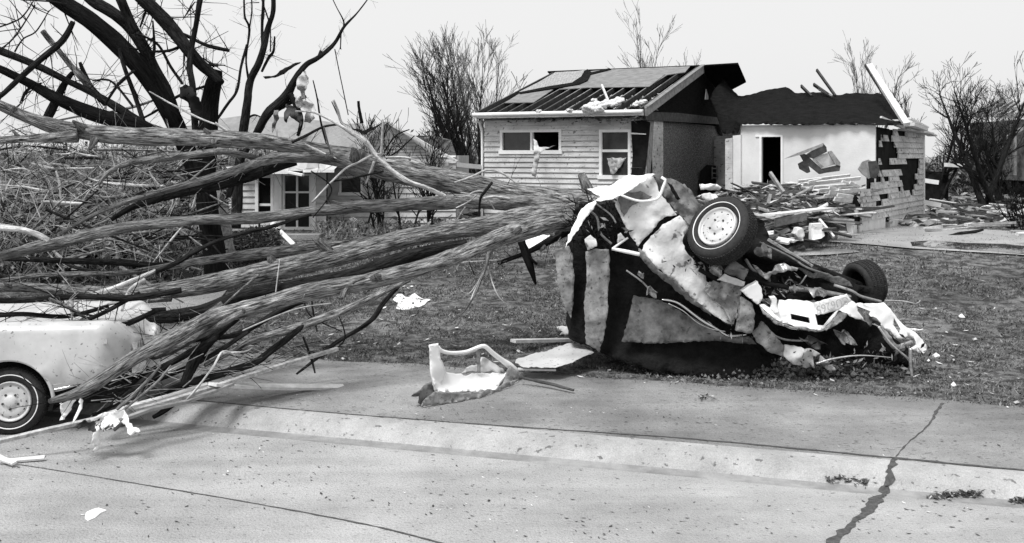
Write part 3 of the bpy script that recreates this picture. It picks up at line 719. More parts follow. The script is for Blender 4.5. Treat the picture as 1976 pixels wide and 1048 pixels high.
# ------------------------------------------------------------------ board piles (each board a thing)
def board(px, py, Y, L, ang, wd_, th, mt, label, cat, group, tilt=0, z=None):
    mb = MB(); c = P(px, py, Y)
    if z is not None: c.z = z
    d = Vector((math.cos(ang)*math.cos(tilt), math.sin(ang)*math.cos(tilt), math.sin(tilt)))
    side = d.cross(Vector((R.gauss(0,.25), R.gauss(0,.25), 1))).normalized(); up = side.cross(d)
    # splintered ends: 3 tongues
    k = 3; a = c-d*L/2; b = c+d*L/2
    for i in range(k):
        o0 = side*wd_*(i/k-.5); o1 = side*wd_*((i+1)/k-.5); e0 = d*R.uniform(-.12,.03)*L*.4; e1 = d*R.uniform(-.03,.12)*L*.4
        t_ = up*th/2*(1-.04*i)
        mb.hexa([a+e0+o0-t_, b+e1+o0-t_, b+e1+o1-t_, a+e0+o1-t_, a+e0+o0+t_, b+e1+o0+t_, b+e1+o1+t_, a+e0+o1+t_])
    return tag(mb.build('broken_board', mt), label, cat, group)
BL = {'woodl': 'pale splintered clapboard in the rubble before the torn wing', 'woodd': 'dark broken board in the rubble before the torn wing', 'woodm': 'weathered grey board in the rubble before the torn wing'}
for i in range(210):
    a = R.random(); px = R.uniform(1300,1650); hump = 1-((px-1500)/260)**2
    Yb = R.uniform(20.5, 25.0); f_ = (25-Yb)/4.5
    x = (px-CX)*Yb/F
    if (Vector((x,Yb,0))-Aw).dot(gn) > .1 and False: continue
    if (Vector((x,Yb,0))-Aw).dot(gn) > -.15: continue
    z = .95+max(.0, hump)*(1.0-.85*f_)*1.05*R.uniform(.75,1.05)+.04
    k = 'woodd' if R.random() < .6 else ('woodm' if R.random() < .6 else 'woodl')
    board(px, 0, Yb, R.uniform(.3,1.8), R.gauss(-.15,.55)+math.radians(-12), R.uniform(.06,.22), R.uniform(.02,.05), M[k], BL[k], 'board', 'boards heaped in the rubble ('+{'l':'pale','d':'dark','m':'grey'}[k[-1]]+')', R.gauss(0,.22), z)
# fan of white clapboards sprung off the wall
fan = [(1540,350,1640,338),(1550,356,1660,344),(1570,362,1652,356),(1580,368,1650,362),(1600,372,1668,366),(1590,378,1655,372),(1616,376,1672,384),(1610,384,1668,390),(1640,352,1675,370),(1600,362,1640,372),(1626,388,1680,398),(1560,352,1600,344),(1625,350,1662,362),(1618,366,1658,380)]
for (x0, y0, x1, y1) in fan:
    mb = MB(); p = P(x0,y0,23.4+R.uniform(-.4,.2)); q = P(x1,y1,24.2+R.uniform(-.2,.3)); mb.bar(p, q, .03, R.uniform(.05,.1), (0,-.6,1))
    tag(mb.build('broken_board', M['woodl']), 'white clapboard sprung off the torn wall and fanned over the rubble', 'board', 'white clapboards fanned out from the torn wall')
mb = MB(); N = 46
for i in range(N+1):
    for j in range(9):
        px = 1285+i*410/N; Yb = 19.9+j*.66; hump = max(0, 1-((px-1495)/255)**2); f_ = max(0, (25.2-Yb)/5.3)
        x = (px-CX)*Yb/F
        if (Vector((x,Yb,0))-Aw).dot(gn) > -.2: hump = 0
        mb.v.append(Vector((x, Yb, gz(x,Yb)-.05+hump*(1-f_)*1.15+.25*hump*noise.noise(Vector((x*2,Yb*2,0)))*(1 if 0<j<8 else 0))))
for i in range(N):
    for j in range(8): b = i*9+j; mb.face((b, b+9, b+10, b+1))
tag(mb.build('rubble', M['woodd'], smooth=False), 'dark heap of crushed rubble filling the torn open wing', 'rubble', kind='stuff')
mb = MB()
for _ in range(1400):
    px = R.uniform(1290,1690); Yb = R.uniform(20.2,25); hump = max(0, 1-((px-1495)/255)**2); f_ = (25.2-Yb)/5.3
    x = (px-CX)*Yb/F
    if (Vector((x,Yb,0))-Aw).dot(gn) > -.1: continue
    p = Vector((x, Yb, .97+hump*(1-f_)*1.15+R.uniform(0,.12)))
    d = Vector((R.gauss(0,1), R.gauss(0,.5), R.gauss(0,.25))).normalized()*R.uniform(.03,.2); e = Vector((0, R.gauss(0,.5), 1)).normalized()*R.uniform(.008,.035)
    mb.quad(p-d, p+e, p+d, p-e, R.choice((0,0,1,2)))
tag(mb.build('splinters', [M['woodd'], M['woodm'], M['woodl']]), 'loose wood splinters and plaster chips strewn over the rubble heap', 'splinters', kind='stuff')
def thing_bar(name, a, b, wd_, th, mt, label, cat, group=None, up=(0,0,1)):
    mb = MB(); mb.bar(P(*a), P(*b), wd_, th, up); return tag(mb.build(name, mt), label, cat, group)
thing_bar('broken_board', (1486,334,23.6), (1512,372,23.2), .1, .06, M['woodm'], 'grey stud leaning out of the rubble just right of the dark doorway', 'board', up=(1,0,0))
thing_bar('broken_board', (1486,376,21.6), (1482,394,21.5), .09, .06, M['woodm'], 'short grey stub standing up out of the rubble above the wrecked wheel', 'board', up=(1,0,0))
thing_bar('broken_board', (1581,424,21.6), (1609,458,21.2), .06, .05, M['woodl'], 'pale board leaning against the broken foundation beside the driveway', 'board', up=(1,0,0))
thing_bar('broken_board', (1495,430,20.9), (1556,416,21.1), .05, .18, M['woodm'], 'wide grey plank lying level across the front of the rubble', 'board', up=(0,-.4,1))
thing_bar('broken_board', (1482,415,20.6), (1600,402,22.2), .3, .04, M['woodl'], 'long pale panel lying flat across the rubble behind the wrecked wheel', 'board')
sheet('foundation_block', [(1566,440,20.8),(1567,432,20.8),(1587,431,20.9),(1588,440,20.9),(1592,455,20.9),(1585,460,20.8),(1566,464,20.7)], M['trim'], None, thick=.2, crumple=.01, smooth=False)
tag(bpy.data.objects['foundation_block'], 'white painted foundation block left standing alone at the driveway edge', 'block')
o = sheet('broken_drum', [(1535,452,20.4),(1540,441,20.4),(1548,440,20.4),(1553,450,20.4),(1551,465,20.4),(1545,466,20.4),(1540,458,20.4)], M['woodl'], None, thick=.3, crumple=.03)
tag(o, 'pale rounded drum half buried in the rubble beside the white foundation block', 'drum')
for (pts, Y, m_, lb) in (([(1350,356),(1382,354),(1392,360),(1388,368),(1352,366)], 24, 'clothw', 'white crumpled paper bundle on the rubble by the stucco wall'), ([(1354,376),(1370,372),(1400,384),(1424,398),(1410,400),(1380,392),(1356,384)], 22.5, 'woodl', 'pale bent sheet of siding on the rubble behind the wrecked wheel')):
    tag(sheet('torn_sheet', [(x, y, Y) for x, y in pts], M[m_], None, thick=.03, crumple=.12, grid=6), lb, 'sheet')
# debris field at the right
for i in range(110):
    Yb = R.uniform(21, 44)**1.0; px = R.uniform(1775,2010); x = (px-CX)*Yb/F
    if Yb < 24.5 and px < 1976: Yb += 5; x = (px-CX)*Yb/F
    z = gz(x, Yb)+R.uniform(.03,.32)
    k = 'woodd' if R.random() < .3 else ('woodm' if R.random() < .55 else 'woodl')
    board(px, 0, Yb, R.uniform(.25,1.1), R.uniform(-.7,.7), R.uniform(.04,.14), R.uniform(.03,.08), M[k],
          {'woodl':'pale','woodm':'grey','woodd':'dark'}[k]+' broken board strewn over the ground beyond the driveway', 'board', 'boards strewn beyond the driveway ('+{'woodl':'pale','woodm':'grey','woodd':'dark'}[k]+')', R.gauss(0,.12), z)
mb = MB()
for _ in range(5000):
    Yb = R.uniform(26, 60); px = R.uniform(1700,2050) if R.random() < .6 else R.uniform(-100,950); x = (px-CX)*Yb/F; p = Vector((x, Yb, gz(x,Yb)+R.uniform(0,.25)))
    d = Vector((R.gauss(0,1), R.gauss(0,.6), R.gauss(0,.2))).normalized()*R.uniform(.05,.3); e = Vector((0, R.gauss(0,.5), 1)).normalized()*R.uniform(.02,.08)
    mb.quad(p-d, p+e, p+d, p-e, R.choice((0,0,0,1,1,2)))
tag(mb.build('debris', [M['woodd'], M['woodm'], M['woodl']]), 'fine wreckage scraps covering the ground behind the houses', 'debris', kind='stuff')
def log(pts, mt, label, cat='log', name='log', group=None):
    mb = MB(); mb.tube([P(*p[:3]) for p in pts], [p[3]*p[2]/F/2*R.uniform(.6,.9) for p in pts], 8, .4); return tag(mb.build(name, mt, smooth=True), label, cat, group)
log([(1826,458,23.6,8),(1850,452,23.7,9),(1882,447,24,8),(1898,443,24,5)], M['barkd'], 'dark log lying at the far edge of the wet driveway')
log([(1806,446,25,4),(1860,440,25,5),(1896,437,25.5,4),(1960,436,26,3)], M['twigl'], 'pale thin pole lying behind the dark log beyond the driveway')

# ------------------------------------------------------------------ trees built by growth
def grow(mb, p, d, L, r, depth, spread=.5, up=.25, seg=4, kids=3, minr=.003, sub=4):
    pts = [p.copy()]; rad = [r]; dd = d.normalized()
    k = max(2, sub)
    for i in range(k):
        dd = (dd+Vector((R.gauss(0,.09), R.gauss(0,.09), R.gauss(0,.05)+up*.12))).normalized()
        pts.append(pts[-1]+dd*L/k); rad.append(max(minr, r*(1-.62*(i+1)/k)))
    mb.tube(pts, rad, seg if r > .03 else 3, cap=False, smooth=False)
    if depth == 0: return
    for j in range(kids):
        t = R.uniform(.25, 1); i = min(k-1, int(t*k)); q = pts[i].lerp(pts[i+1], t*k-i)
        ax = dd.cross(Vector((R.gauss(0,1), R.gauss(0,1), R.gauss(0,1)))).normalized()
        nd = (Matrix.Rotation(R.gauss(spread, .15), 3, ax) @ dd); nd.z += up*.4
        grow(mb, q, nd, L*R.uniform(.45,.75), rad[i]*R.uniform(.45,.7), depth-1, spread, up, seg, kids, minr, max(2, sub-1))
def bare_tree(name, base, height, stems, label, cat='tree', group=None, r=.12, lean=(0,0), spread=.36, depth=3, kids=3, mt='twigf', tm='barkd', fan=.25, minr=.006, up=.3):
    root = empty(name, base, label, cat, group); t = MB(); c = MB()
    for i in range(stems):
        b = Vector(base)+Vector((R.gauss(0,.12), R.gauss(0,.12), 0))*(stems > 1)*2
        d = Vector((lean[0]+R.gauss(0,fan)*(stems > 1), lean[1]+R.gauss(0,fan)*(stems > 1), 1)).normalized()
        pts = [b-Vector((0,0,.1))]; rad = [r]; k = 9; dd = d
        for j in range(k):
            dd = (dd+Vector((R.gauss(0,.05), R.gauss(0,.05), .03))).normalized(); pts.append(pts[-1]+dd*height*.9/k*R.uniform(.85,1.1)); rad.append(r*(1-.88*(j+1)/k))
        t.tube(pts, rad, 6, .1, cap=False, smooth=False)
        for j in range(2, k+1):
            for q in range(kids-1 if j < k else kids):
                ax = dd.cross(Vector((R.gauss(0,1), R.gauss(0,1), R.gauss(0,1)))).normalized()
                nd = Matrix.Rotation(R.gauss(spread*1.3,.2), 3, ax) @ dd
                grow(c, pts[j], nd, height*R.uniform(.16,.3)*(1-.35*j/k), rad[j]*.55+.004, depth-1, spread, up, 3, kids, minr, 3)
    t.build('trunk', M[tm], root, smooth=True); c.build('crown', M[mt], root)
    return root
def gb(px, Y): x = (px-CX)*Y/F; return Vector((x, Y, gz(x, Y)))
bare_tree('bare_tree', gb(925,42), 6.4, 4, 'dense clump of dark bare stems just left of the damaged house', r=.10, lean=(-.16,0), depth=3, kids=4, fan=.16, minr=.007)
bare_tree('bare_tree', gb(880,44), 6.2, 3, 'loose grey bare tree leaning left behind the neighbouring roof', r=.09, lean=(-.22,0), depth=3, kids=3, fan=.16, minr=.007)
bare_tree('bare_tree', gb(905,40), 6.0, 5, 'darkest many stemmed bare tree of the clump left of the damaged house', r=.09, lean=(-.2,0), depth=3, kids=3, fan=.14, minr=.007, mt='barkd')
bare_tree('bare_tree', gb(955,52), 7.6, 2, 'tall pale bare tree rising behind the left end of the damaged roof', r=.09, lean=(.0,0), depth=3, kids=3, fan=.08, mt='twigf', minr=.008)
bare_tree('bare_tree', gb(1228,58), 9.2, 2, 'distant bare tree showing above the ridge of the damaged roof', r=.10, depth=3, kids=3, fan=.05, minr=.009)
bare_tree('bare_tree', gb(1680,60), 7.8, 3, 'distant bare tree standing behind the long leaning rafter', r=.09, depth=3, kids=3, fan=.14, minr=.009)
bare_tree('bare_tree', gb(1040,55), 6.3, 1, 'small broken bare snag showing left of the damaged roof ridge', r=.10, lean=(-.15,0), depth=2, kids=2, minr=.02)
bare_tree('bare_tree', gb(1310,75), 8.5, 3, 'faint far bare treetop right of the damaged roof ridge', r=.08, depth=3, kids=3, fan=.2, minr=.009)
bare_tree('bare_tree', gb(1888,36), 5.4, 3, 'wide spreading bare tree at the right before the dark ruined house', r=.13, depth=3, kids=3, fan=.30, spread=.55, minr=.007, mt='barkd', tm='barkd')
bare_tree('bare_tree', gb(1805,40), 4.6, 3, 'thin dark bare tree beside the torn clapboard wall', r=.08, depth=3, kids=3, fan=.22, minr=.008, mt='barkd', lean=(.12,0))
bare_tree('bare_tree', gb(1845,48), 4.6, 3, 'low grey tangled tree between the torn wall and the spreading tree', r=.08, depth=3, kids=3, fan=.3, spread=.6, minr=.006, mt='twigf')
bare_tree('bare_tree', gb(1965,46), 5.0, 4, 'grey tangled tree at the right edge of the picture', r=.08, depth=3, kids=3, fan=.3, spread=.6, minr=.006, mt='twigf')
bare_tree('bare_tree', gb(1935,39), 4.4, 4, 'dark many stemmed bare tree directly before the ruined house wall', r=.07, depth=3, kids=4, fan=.3, spread=.6, minr=.007, mt='barkd')
bare_tree('shrub', gb(1975,25.5), 1.25, 14, 'dark upright leafless shrub at the right edge beyond the driveway', 'shrub', r=.015, depth=2, kids=3, fan=.35, minr=.005, mt='barkd')
bare_tree('shrub', gb(745,24), 2.9, 7, 'dark leafless shrub before the torn gable of the neighbouring house', 'shrub', r=.03, depth=2, kids=3, fan=.30, minr=.006, mt='barkd', spread=.5)
bare_tree('shrub', gb(822,25), 2.6, 6, 'dark leafless shrub between the two houses left of the eaves', 'shrub', r=.03, depth=2, kids=3, fan=.28, minr=.006, mt='barkd', spread=.5)
# hedge / wood masses far behind
def thicket(name, x0, x1, Y0, Y1, h, N, mts, label, cat, kind='stuff', size=(.08,.25), mixtwig=.5):
    mb = MB()
    for _ in range(N):
        Yb = R.uniform(Y0, Y1); px = R.uniform(x0, x1); x = (px-CX)*Yb/F
        hh = h*(.55+.45*noise.noise(Vector((x*.5, Yb*.2, 4)))+.25*noise.noise(Vector((x*2, Yb, 4))))
        z = gz(x,Yb)+hh*R.random()**.8; p = Vector((x, Yb, z)); L = R.uniform(*size)
        if R.random() < mixtwig:
            d = Vector((R.gauss(0,1), R.gauss(0,.5), R.gauss(.5,1))).normalized()*L*2.2; e = d.cross(Vector((0,1,0))).normalized()*.009*Yb/25
        else:
            d = Vector((R.gauss(0,1), R.gauss(0,1), R.gauss(0,1))).normalized()*L*.6; e = d.cross(Vector((R.gauss(0,1), R.gauss(0,1), 1))).normalized()*L*R.uniform(.2,.5)
        mb.quad(p-d, p+e, p+d, p-e, R.randrange(len(mts)))
    return tag(mb.build(name, mts), label, cat, kind=kind)
thicket('hedge', 1770, 2100, 46, 60, 2.3, 9000, [M['barkd'], M['brush'], M['twigg']], 'dark tangled hedgerow far behind the debris on the right', 'hedge')
thicket('far_trees', -100, 1000, 70, 90, 4.0, 9000, [M['twigf'], M['brush']], 'far grey line of bare woodland behind the houses', 'woodland', size=(.2,.5))
thicket('undergrowth', -80, 440, 19, 25, 2.3, 17000, [M['barkd'], M['barkb'], M['brush'], M['woodm'], M['twigg'], M['twigg']], 'dark tangle of brushwood filling the yard behind the fallen limbs on the left', 'brushwood', size=(.06,.2))
thicket('undergrowth', 610, 945, 21, 25.5, .55, 2600, [M['brush'], M['twigg'], M['grassl'], M['woodd']], 'low weeds and twigs before the neighbouring house wall', 'weeds', size=(.04,.12))
thicket('shrub', 440, 540, 20.5, 22, .95, 5000, [M['barkd'], M['brush'], M['woodd']], 'round dark evergreen shrub beside the neighbouring porch', 'shrub', kind='', size=(.03,.08), mixtwig=.2)
bpy.data.objects['shrub.001'].pop('kind', None) if 'shrub.001' in bpy.data.objects else None

# ------------------------------------------------------------------ neighbouring house
nh = empty('neighbour_house', P(560,470,26), 'small pale clapboard neighbour house with broken porch roof seen through the fallen limbs', 'house')
X = Vector((1,0,0)); NF = Vector((0,-1,0)); YN = 26.0
def nx(px, Y=YN): return (px-CX)*Y/F
def nz(py, Y=YN): return H-(py-HY)*Y/F
An = Vector((nx(430), YN, 0)); Ln = nx(630)-nx(430)
hn = [(nx(500)-An.x, nx(524)-An.x, .7, nz(338)), (nx(546)-An.x, nx(601)-An.x, nz(442), nz(335)), (nx(442)-An.x, nx(466)-An.x, nz(400), nz(345))]
mb = MB(); lap_siding(mb, An, X, NF, Ln, .7, nz(322), .155, hn); mb.build('wall_siding', M['siding3'], nh)
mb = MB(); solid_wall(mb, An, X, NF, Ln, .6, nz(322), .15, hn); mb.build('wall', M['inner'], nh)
window(nh, An, X, NF, hn[1][0], hn[1][1], hn[1][2], hn[1][3], mull=((hn[1][0]+hn[1][1])/2,), rail=(nz(371),), fw=.05)
window(nh, An, X, NF, hn[2][0], hn[2][1], hn[2][2], hn[2][3], rail=(nz(366),), fw=.06)
mb = MB(); p = An+X*hn[0][0]; mb.box((p.x+.16, YN+.06, (nz(338)+.7)/2), nx(524)-nx(500), .04, nz(338)-.7); dr = mb.build('door', M['inner'], nh)
mb = MB(); mb.bar(Vector((nx(501),YN-.03,nz(395))), Vector((nx(523),YN-.03,nz(395))), .03, .06); mb.build('door_rail', M['trim'], dr)
mb = MB()
for x_, w_ in ((497,6),(527,6),(538,14),(606,8)): mb.box((nx(x_), YN-.06-.002*w_, (nz(330)+.6)/2), w_*YN/F, .08, nz(330)-.6)
mb.build('porch_post', M['trim'], nh)
An2 = Vector((nx(628,27), 27, 0)); Ln2 = nx(880,27)-nx(628,27)
hn2 = [(nx(655,27)-An2.x, nx(700,27)-An2.x, nz(375,27), nz(340,27))]
mb = MB(); lap_siding(mb, An2, X, NF, Ln2, .75, nz(300,27), .155, hn2); mb.build('wall_siding', M['siding3'], nh)
mb = MB(); solid_wall(mb, An2, X, NF, Ln2, .6, nz(300,27), .15, hn2)
solid_wall(mb, Vector((nx(880,27),27,0)), Vector((0,1,0)), X, 8, .6, nz(300,27), .15); solid_wall(mb, Vector((nx(430),26,0)), Vector((0,1,0)), -X, 9, .6, nz(322), .15); mb.build('wall', M['siding3'], nh)
window(nh, An2, X, NF, *hn2[0], fw=.05)
mb = MB()
def pz(px, py, Y): return P(px, py, Y)
nroof = sheet('roof', [(452,322,25.6),(520,296,27.5),(600,255,30),(632,240,31),(700,238,31),(716,262,29.5),(760,292,27.5),(780,312,26.8),(650,316,25.7)], M['roofg'], nh, thick=.1, crumple=.03, grid=24, smooth=False)
sheet('porch_roof', [(478,323,25.2),(505,312,25.9),(640,308,26),(650,322,25.3),(640,332,25.1),(585,330,25.1),(555,330,25.05),(480,331,25.1)], M['siding3'], nh, thick=.06, crumple=.04, grid=12, smooth=False)
mb = MB(); mb.bar(P(480,332,25.05), P(556,332,25.05), .06, .09); mb.bar(P(556,332,25.0), P(585,338,24.95), .2, .05); mb.bar(P(585,330,25.05), P(645,330,25.05), .06, .07); mb.build('fascia', M['trim'], nh)
sheet('gable', [(690,300,27),(700,268,27),(735,240,27),(755,237,27),(800,262,27),(850,292,27),(880,306,27),(880,330,27),(690,325,27)], M['siding3'], nh, thick=.1, crumple=.0, smooth=False)
mb = MB()
for k in range(6): mb.bar(P(700,270+k*6,26.95), P(795+k*7,270+k*6,26.95), .012, .012)
mb.build('gable_boards', M['woodd'], nh)
mb = MB(); mb.bar(P(690,272,26.8), P(745,236,26.9), .2, .05); mb.bar(P(748,236,26.9), P(882,312,26.7), .2, .06); mb.build('barge_board', M['siding'], nroof)
sheet('torn_edge', [(672,246,28),(700,252,28),(740,236,28),(752,240,28),(738,256,27.5),(712,270,27.2),(704,262,27.4)], M['black'], nroof, thick=.1, crumple=.1)
sheet('gable', [(800,262,33),(838,262,33),(870,270,33),(880,300,33),(880,330,33),(800,330,33)], M['grey'], nh, thick=.1, smooth=False)
# odds and ends before the neighbour house
log([(692,195,24,6),(694,215,24,8),(698,238,24,8)], M['barkb'], 'short black splintered post sticking up behind the neighbouring roof', 'post', 'broken_post')
thing_bar('broken_board', (525,431,22), (567,500-28,21.6), .09, .04, M['trim'], 'white plank leaning down from the porch of the neighbouring house', 'board', up=(0,-1,.3))
sheet('birdhouse', [(502,436,22),(504,425,22),(518,422,22),(534,424,22),(536,446,22),(520,448,22),(504,444,22)], M['trim'], None, thick=.25, crumple=.01, holes=[[(514,436),(519,433),(523,437),(522,443),(516,444)]], smooth=False)
tag(bpy.data.objects['birdhouse'], 'small white box with a round dark hole by the neighbouring porch', 'box')
thing_bar('porch_step', (520,456,22.5), (620,456,22.5), .5, .1, M['walk'], 'low grey step below the porch of the neighbouring house', 'step')
thing_bar('broken_board', (855,316,27), (940,324,29), .3, .12, M['trim'], 'white beam lying between the two houses', 'board')
# ruined dark house at far right
rh = empty('ruined_house', P(1950,340,42), 'dark ruined house with a stripped roof frame at the right edge', 'house')
mb = MB(); mb.box(P(1960,290,46)+Vector((1.4,0,0)), 4.2, 6, 2.6); mb.build('wall', M['brush'], rh)
mb = MB()
for k in range(9): mb.bar(P(1880+k*16,222,43), P(1925+k*14,200-R.uniform(0,6),46), .08, .12)
mb.bar(P(1890,212,43), P(2020,208,43), .1, .12); mb.bar(P(1875,222,43), P(2020,224,43), .1, .16); mb.build('roof_frame', M['woodm'], rh)
mb = MB(); mb.bar(P(1938,268,40), P(1976,246,40), .1, .12); mb.bar(P(1958,262,40), P(1958,338,40), .1, .1); mb.build('porch_post', M['woodm'], rh)
sheet('rear_shed', [(1770,330,40),(1830,332,40),(1830,390,40),(1770,390,40)], M['inner'], None, thick=2, crumple=.03, smooth=False)
tag(bpy.data.objects['rear_shed'], 'low dark shed side beyond the corner of the torn clapboard wall', 'shed')
for a_, b_, lb in (((1825,318,38),(1860,320,38),'white beam on the ground before the tangled far trees'),((1780,348,34),(1808,352,34),'short white plank lying just beyond the torn clapboard wall'),((1770,388,30),(1812,396,30),'broad white panel lying beside the foundation corner')):
    thing_bar('white_board', a_, b_, .3, .14, M['trim'], lb, 'board')

# ------------------------------------------------------------------ fallen and standing trees in front
def limb(pts, mt='bark', parent=None, name='limb', rough=.17, seg=None, seed=0):
    if mt == 'bare': pts = [(x, y+R.gauss(0,.8), Y_, w_*R.uniform(.62,.9)) for x, y, Y_, w_ in pts]; rough = .4
    mb = MB(); r = [max(.003, p[3]*p[2]/F/2) for p in pts]; mr = max(r)
    mb.tube([P(*p[:3]) for p in pts], r, seg or (18 if mr > .08 else 12 if mr > .035 else 7), rough, seed=R.uniform(0, 99))
    return mb.build(name, M[mt], parent, smooth=True)
def side_twigs(parent, limbs, N, mt='barkd', size=(.15,.6), rr=(.003,.009), name='twigs'):
    mb = MB()
    for _ in range(N):
        pts = R.choice(limbs); i = R.randrange(len(pts)-1); t = R.random()
        a = P(*pts[i][:3]).lerp(P(*pts[i+1][:3]), t); d = (P(*pts[i+1][:3])-P(*pts[i][:3])).normalized()
        nd = (d*R.choice((1,1,-.3))+Vector((R.gauss(0,.7), R.gauss(0,.7), R.gauss(.1,.8)))).normalized()
        grow(mb, a, nd, R.uniform(*size), R.uniform(*rr), 1 if R.random() < .6 else 0, .6, 0, 4, 2, .0018, 4)
    o = mb.build(name, M[mt], parent, smooth=True); return tag(o, kind='stuff')
def L4(pts, Y0, Y1):       # (px,py,width) list with depth running from Y0 to Y1
    n_ = len(pts)-1; return [(x, y, Y0+(Y1-Y0)*i/n_, w_) for i, (x, y, w_) in enumerate(pts)]
ft = empty('fallen_tree', P(1170,400,13.8)*1, 'big fallen tree whose upper trunk rests high across the wreck and over the yard', 'fallen tree')
g1 = []
def add(root, lst, pts, mt='bark', name='limb', **k): lst.append(pts); return limb(pts, mt, root, name, **k)
add(ft, g1, L4([(1230,410,50),(1180,402,52),(1080,390,52),(968,370,42),(874,350,44),(767,331,46),(700,315,42),(650,300,38)], 13.9, 13.2), name='trunk')
add(ft, g1, L4([(700,310,38),(640,296,34),(580,284,26),(480,270,30),(400,267,34),(300,264,36),(200,259,34),(130,250,30),(60,230,24),(0,203,20),(-70,180,18)], 13.25, 12.2))
add(ft, g1, L4([(150,262,24),(100,266,18),(50,268,16),(0,271,16),(-70,276,14)], 12.4, 12.2))
add(ft, g1, L4([(720,325,40),(680,312,34),(620,303,24),(540,303,22),(480,320,18),(420,340,16),(330,365,12),(250,388,10),(180,415,8),(115,452,7)], 13.2, 12.6), 'barks')
add(ft, g1, L4([(570,306,26),(530,318,28),(480,336,28),(420,354,26),(330,377,16),(260,398,12),(215,424,8)], 13.4, 13.1), 'barkd')
add(ft, g1, L4([(500,306,9),(440,293,12),(400,295,14),(286,309,14),(252,314,12),(212,331,9),(190,356,6)], 13.1, 13.0), 'barks')
add(ft, g1, L4([(1080,402,40),(1000,392,36),(900,388,30),(834,392,26),(720,398,24),(600,408,22),(500,420,21),(380,425,20),(286,433,20),(200,447,21),(115,468,24),(50,483,20),(0,495,18),(-70,512,16)], 13.6, 12.3), 'barks')
add(ft, g1, L4([(95,465,14),(70,452,14),(40,443,15),(0,437,16),(-60,432,16)], 12.35, 12.2), 'bare')
add(ft, g1, L4([(644,193,6),(652,215,7),(662,240,9),(703,271,11),(732,305,12),(780,346,14),(820,362,14),(860,380,13)], 12.7, 13.1), 'bare', name='broken_limb')
add(ft, g1, L4([(570,215,5),(607,219,6),(650,239,8),(687,263,9),(706,275,10)], 12.6, 12.8), 'bare', name='broken_limb')
for pts, mt_ in [([(739,233,4),(737,270,5),(735,306,6)],'twigl'),([(736,296,6),(712,304,8),(690,314,6),(666,327,6),(634,358,6),(602,390,5)],'bare'),([(722,312,6),(714,334,5),(706,355,3)],'twigl'),([(744,303,4),(768,302,5),(794,306,5),(821,317,4)],'bare'),
    ([(588,279,3),(610,290,8),(630,298,6),(650,306,2)],'bare'),([(877,352,3),(910,341,4),(941,328,4),(970,335,4),(997,354,3)],'twigl'),([(288,178,3),(330,200,4),(380,226,5),(415,240,5)],'bare'),([(415,236,7),(450,262,7),(492,292,5)],'bare'),
    ([(950,352,5),(936,370,6),(927,384,5),(924,418,3)],'barkd'),([(920,375,5),(905,388,5),(880,402,4)],'bare'),([(898,400,3),(888,414,3),(880,426,2)],'bare'),([(888,371,2),(900,374,3),(918,378,3)],'bare'),([(932,382,7),(955,380,7),(984,384,5)],'bare'),([(936,380,3),(945,390,3),(955,405,2)],'twigl'),([(905,376,2),(916,370,3),(930,369,3),(940,376,2)],'twigl'),
    ([(800,262,2),(770,290,3),(745,306,4)],'barkd'),([(790,250,2),(764,262,3),(742,292,3)],'barkd'),([(740,330,4),(690,342,4),(640,350,3)],'barkd'),([(625,245,3),(632,275,4),(640,300,3)],'barks'),([(640,196,2),(660,240,3)],'barkd'),
    ([(563,275,6),(590,262,6),(624,245,5),(655,240,4)],'barkd'),([(600,330,3),(640,365,3),(604,420,2)],'barkd')]:
    add(ft, g1, L4(pts, 12.9, 13.0), mt_, name='twig')
def knots(root, lst, N):
    for _ in range(N):
        pts = R.choice(lst); i = R.randrange(len(pts)-1); t = R.random(); a = P(*pts[i][:3]).lerp(P(*pts[i+1][:3]), t); d = (P(*pts[i+1][:3])-P(*pts[i][:3])).normalized()
        rr = pts[i][3]*pts[i][2]/F/2; o_ = Vector((R.gauss(0,.5), -R.uniform(.1,.9), R.gauss(.5,.6))).normalized(); o_ = (o_-d*o_.dot(d)).normalized(); e_ = (o_+d*R.uniform(-.3,.8)).normalized(); L = rr*R.uniform(.5,1.6)
        mb = MB(); q = a+o_*rr*.5; mb.tube([q, q+e_*L*.5, q+e_*(L+rr*.5)], [rr*.62, rr*.42, rr*R.uniform(.15,.34)], 9, .35); mb.build('knot', M['bark'], root, smooth=True)
knots(ft, g1[:4], 14)
side_twigs(ft, g1[:7], 90, 'barkd', (.12,.5)); side_twigs(ft, g1[:7], 60, 'twigl', (.1,.4))

fb = empty('fallen_tree', P(1100,432,13.2), 'lower fallen tree with rough bark stretching from the wreck down onto the left car', 'fallen tree')
g2 = []
add(fb, g2, L4([(1150,415,44),(1080,415,46),(1010,424,44),(930,436,38),(820,453,35),(700,482,38),(600,506,39),(501,527,39),(420,545,38),(334,560,34),(234,566,27),(100,557,20),(0,553,18),(-70,550,16)], 13.6, 12.2), name='trunk')
add(fb, g2, L4([(1130,440,22),(1090,428,36),(1041,434,38),(990,450,36),(946,467,34),(880,494,32),(820,516,31),(694,546,31),(600,563,32),(501,588,32),(401,617,32),(350,642,32),(314,661,30),(257,691,28),(210,722,27),(172,746,26),(140,762,20),(96,774,10)], 13.1, 9.2), name='trunk')
add(fb, g2, L4([(1130,432,20),(1090,448,18),(1050,470,14),(1010,490,10),(960,508,8)], 13.3, 13.5), 'barkd')
add(fb, g2, L4([(900,470,20),(820,486,24),(750,508,28),(680,530,26),(600,545,22),(500,562,24),(440,580,26),(400,597,26),(334,611,24),(270,617,16),(180,622,12),(100,640,8)], 13.0, 11.4), 'barkd')
add(fb, g2, L4([(330,572,20),(250,580,16),(180,582,14),(100,588,12),(0,592,12),(-70,596,10)], 12.4, 12.2), 'bark')
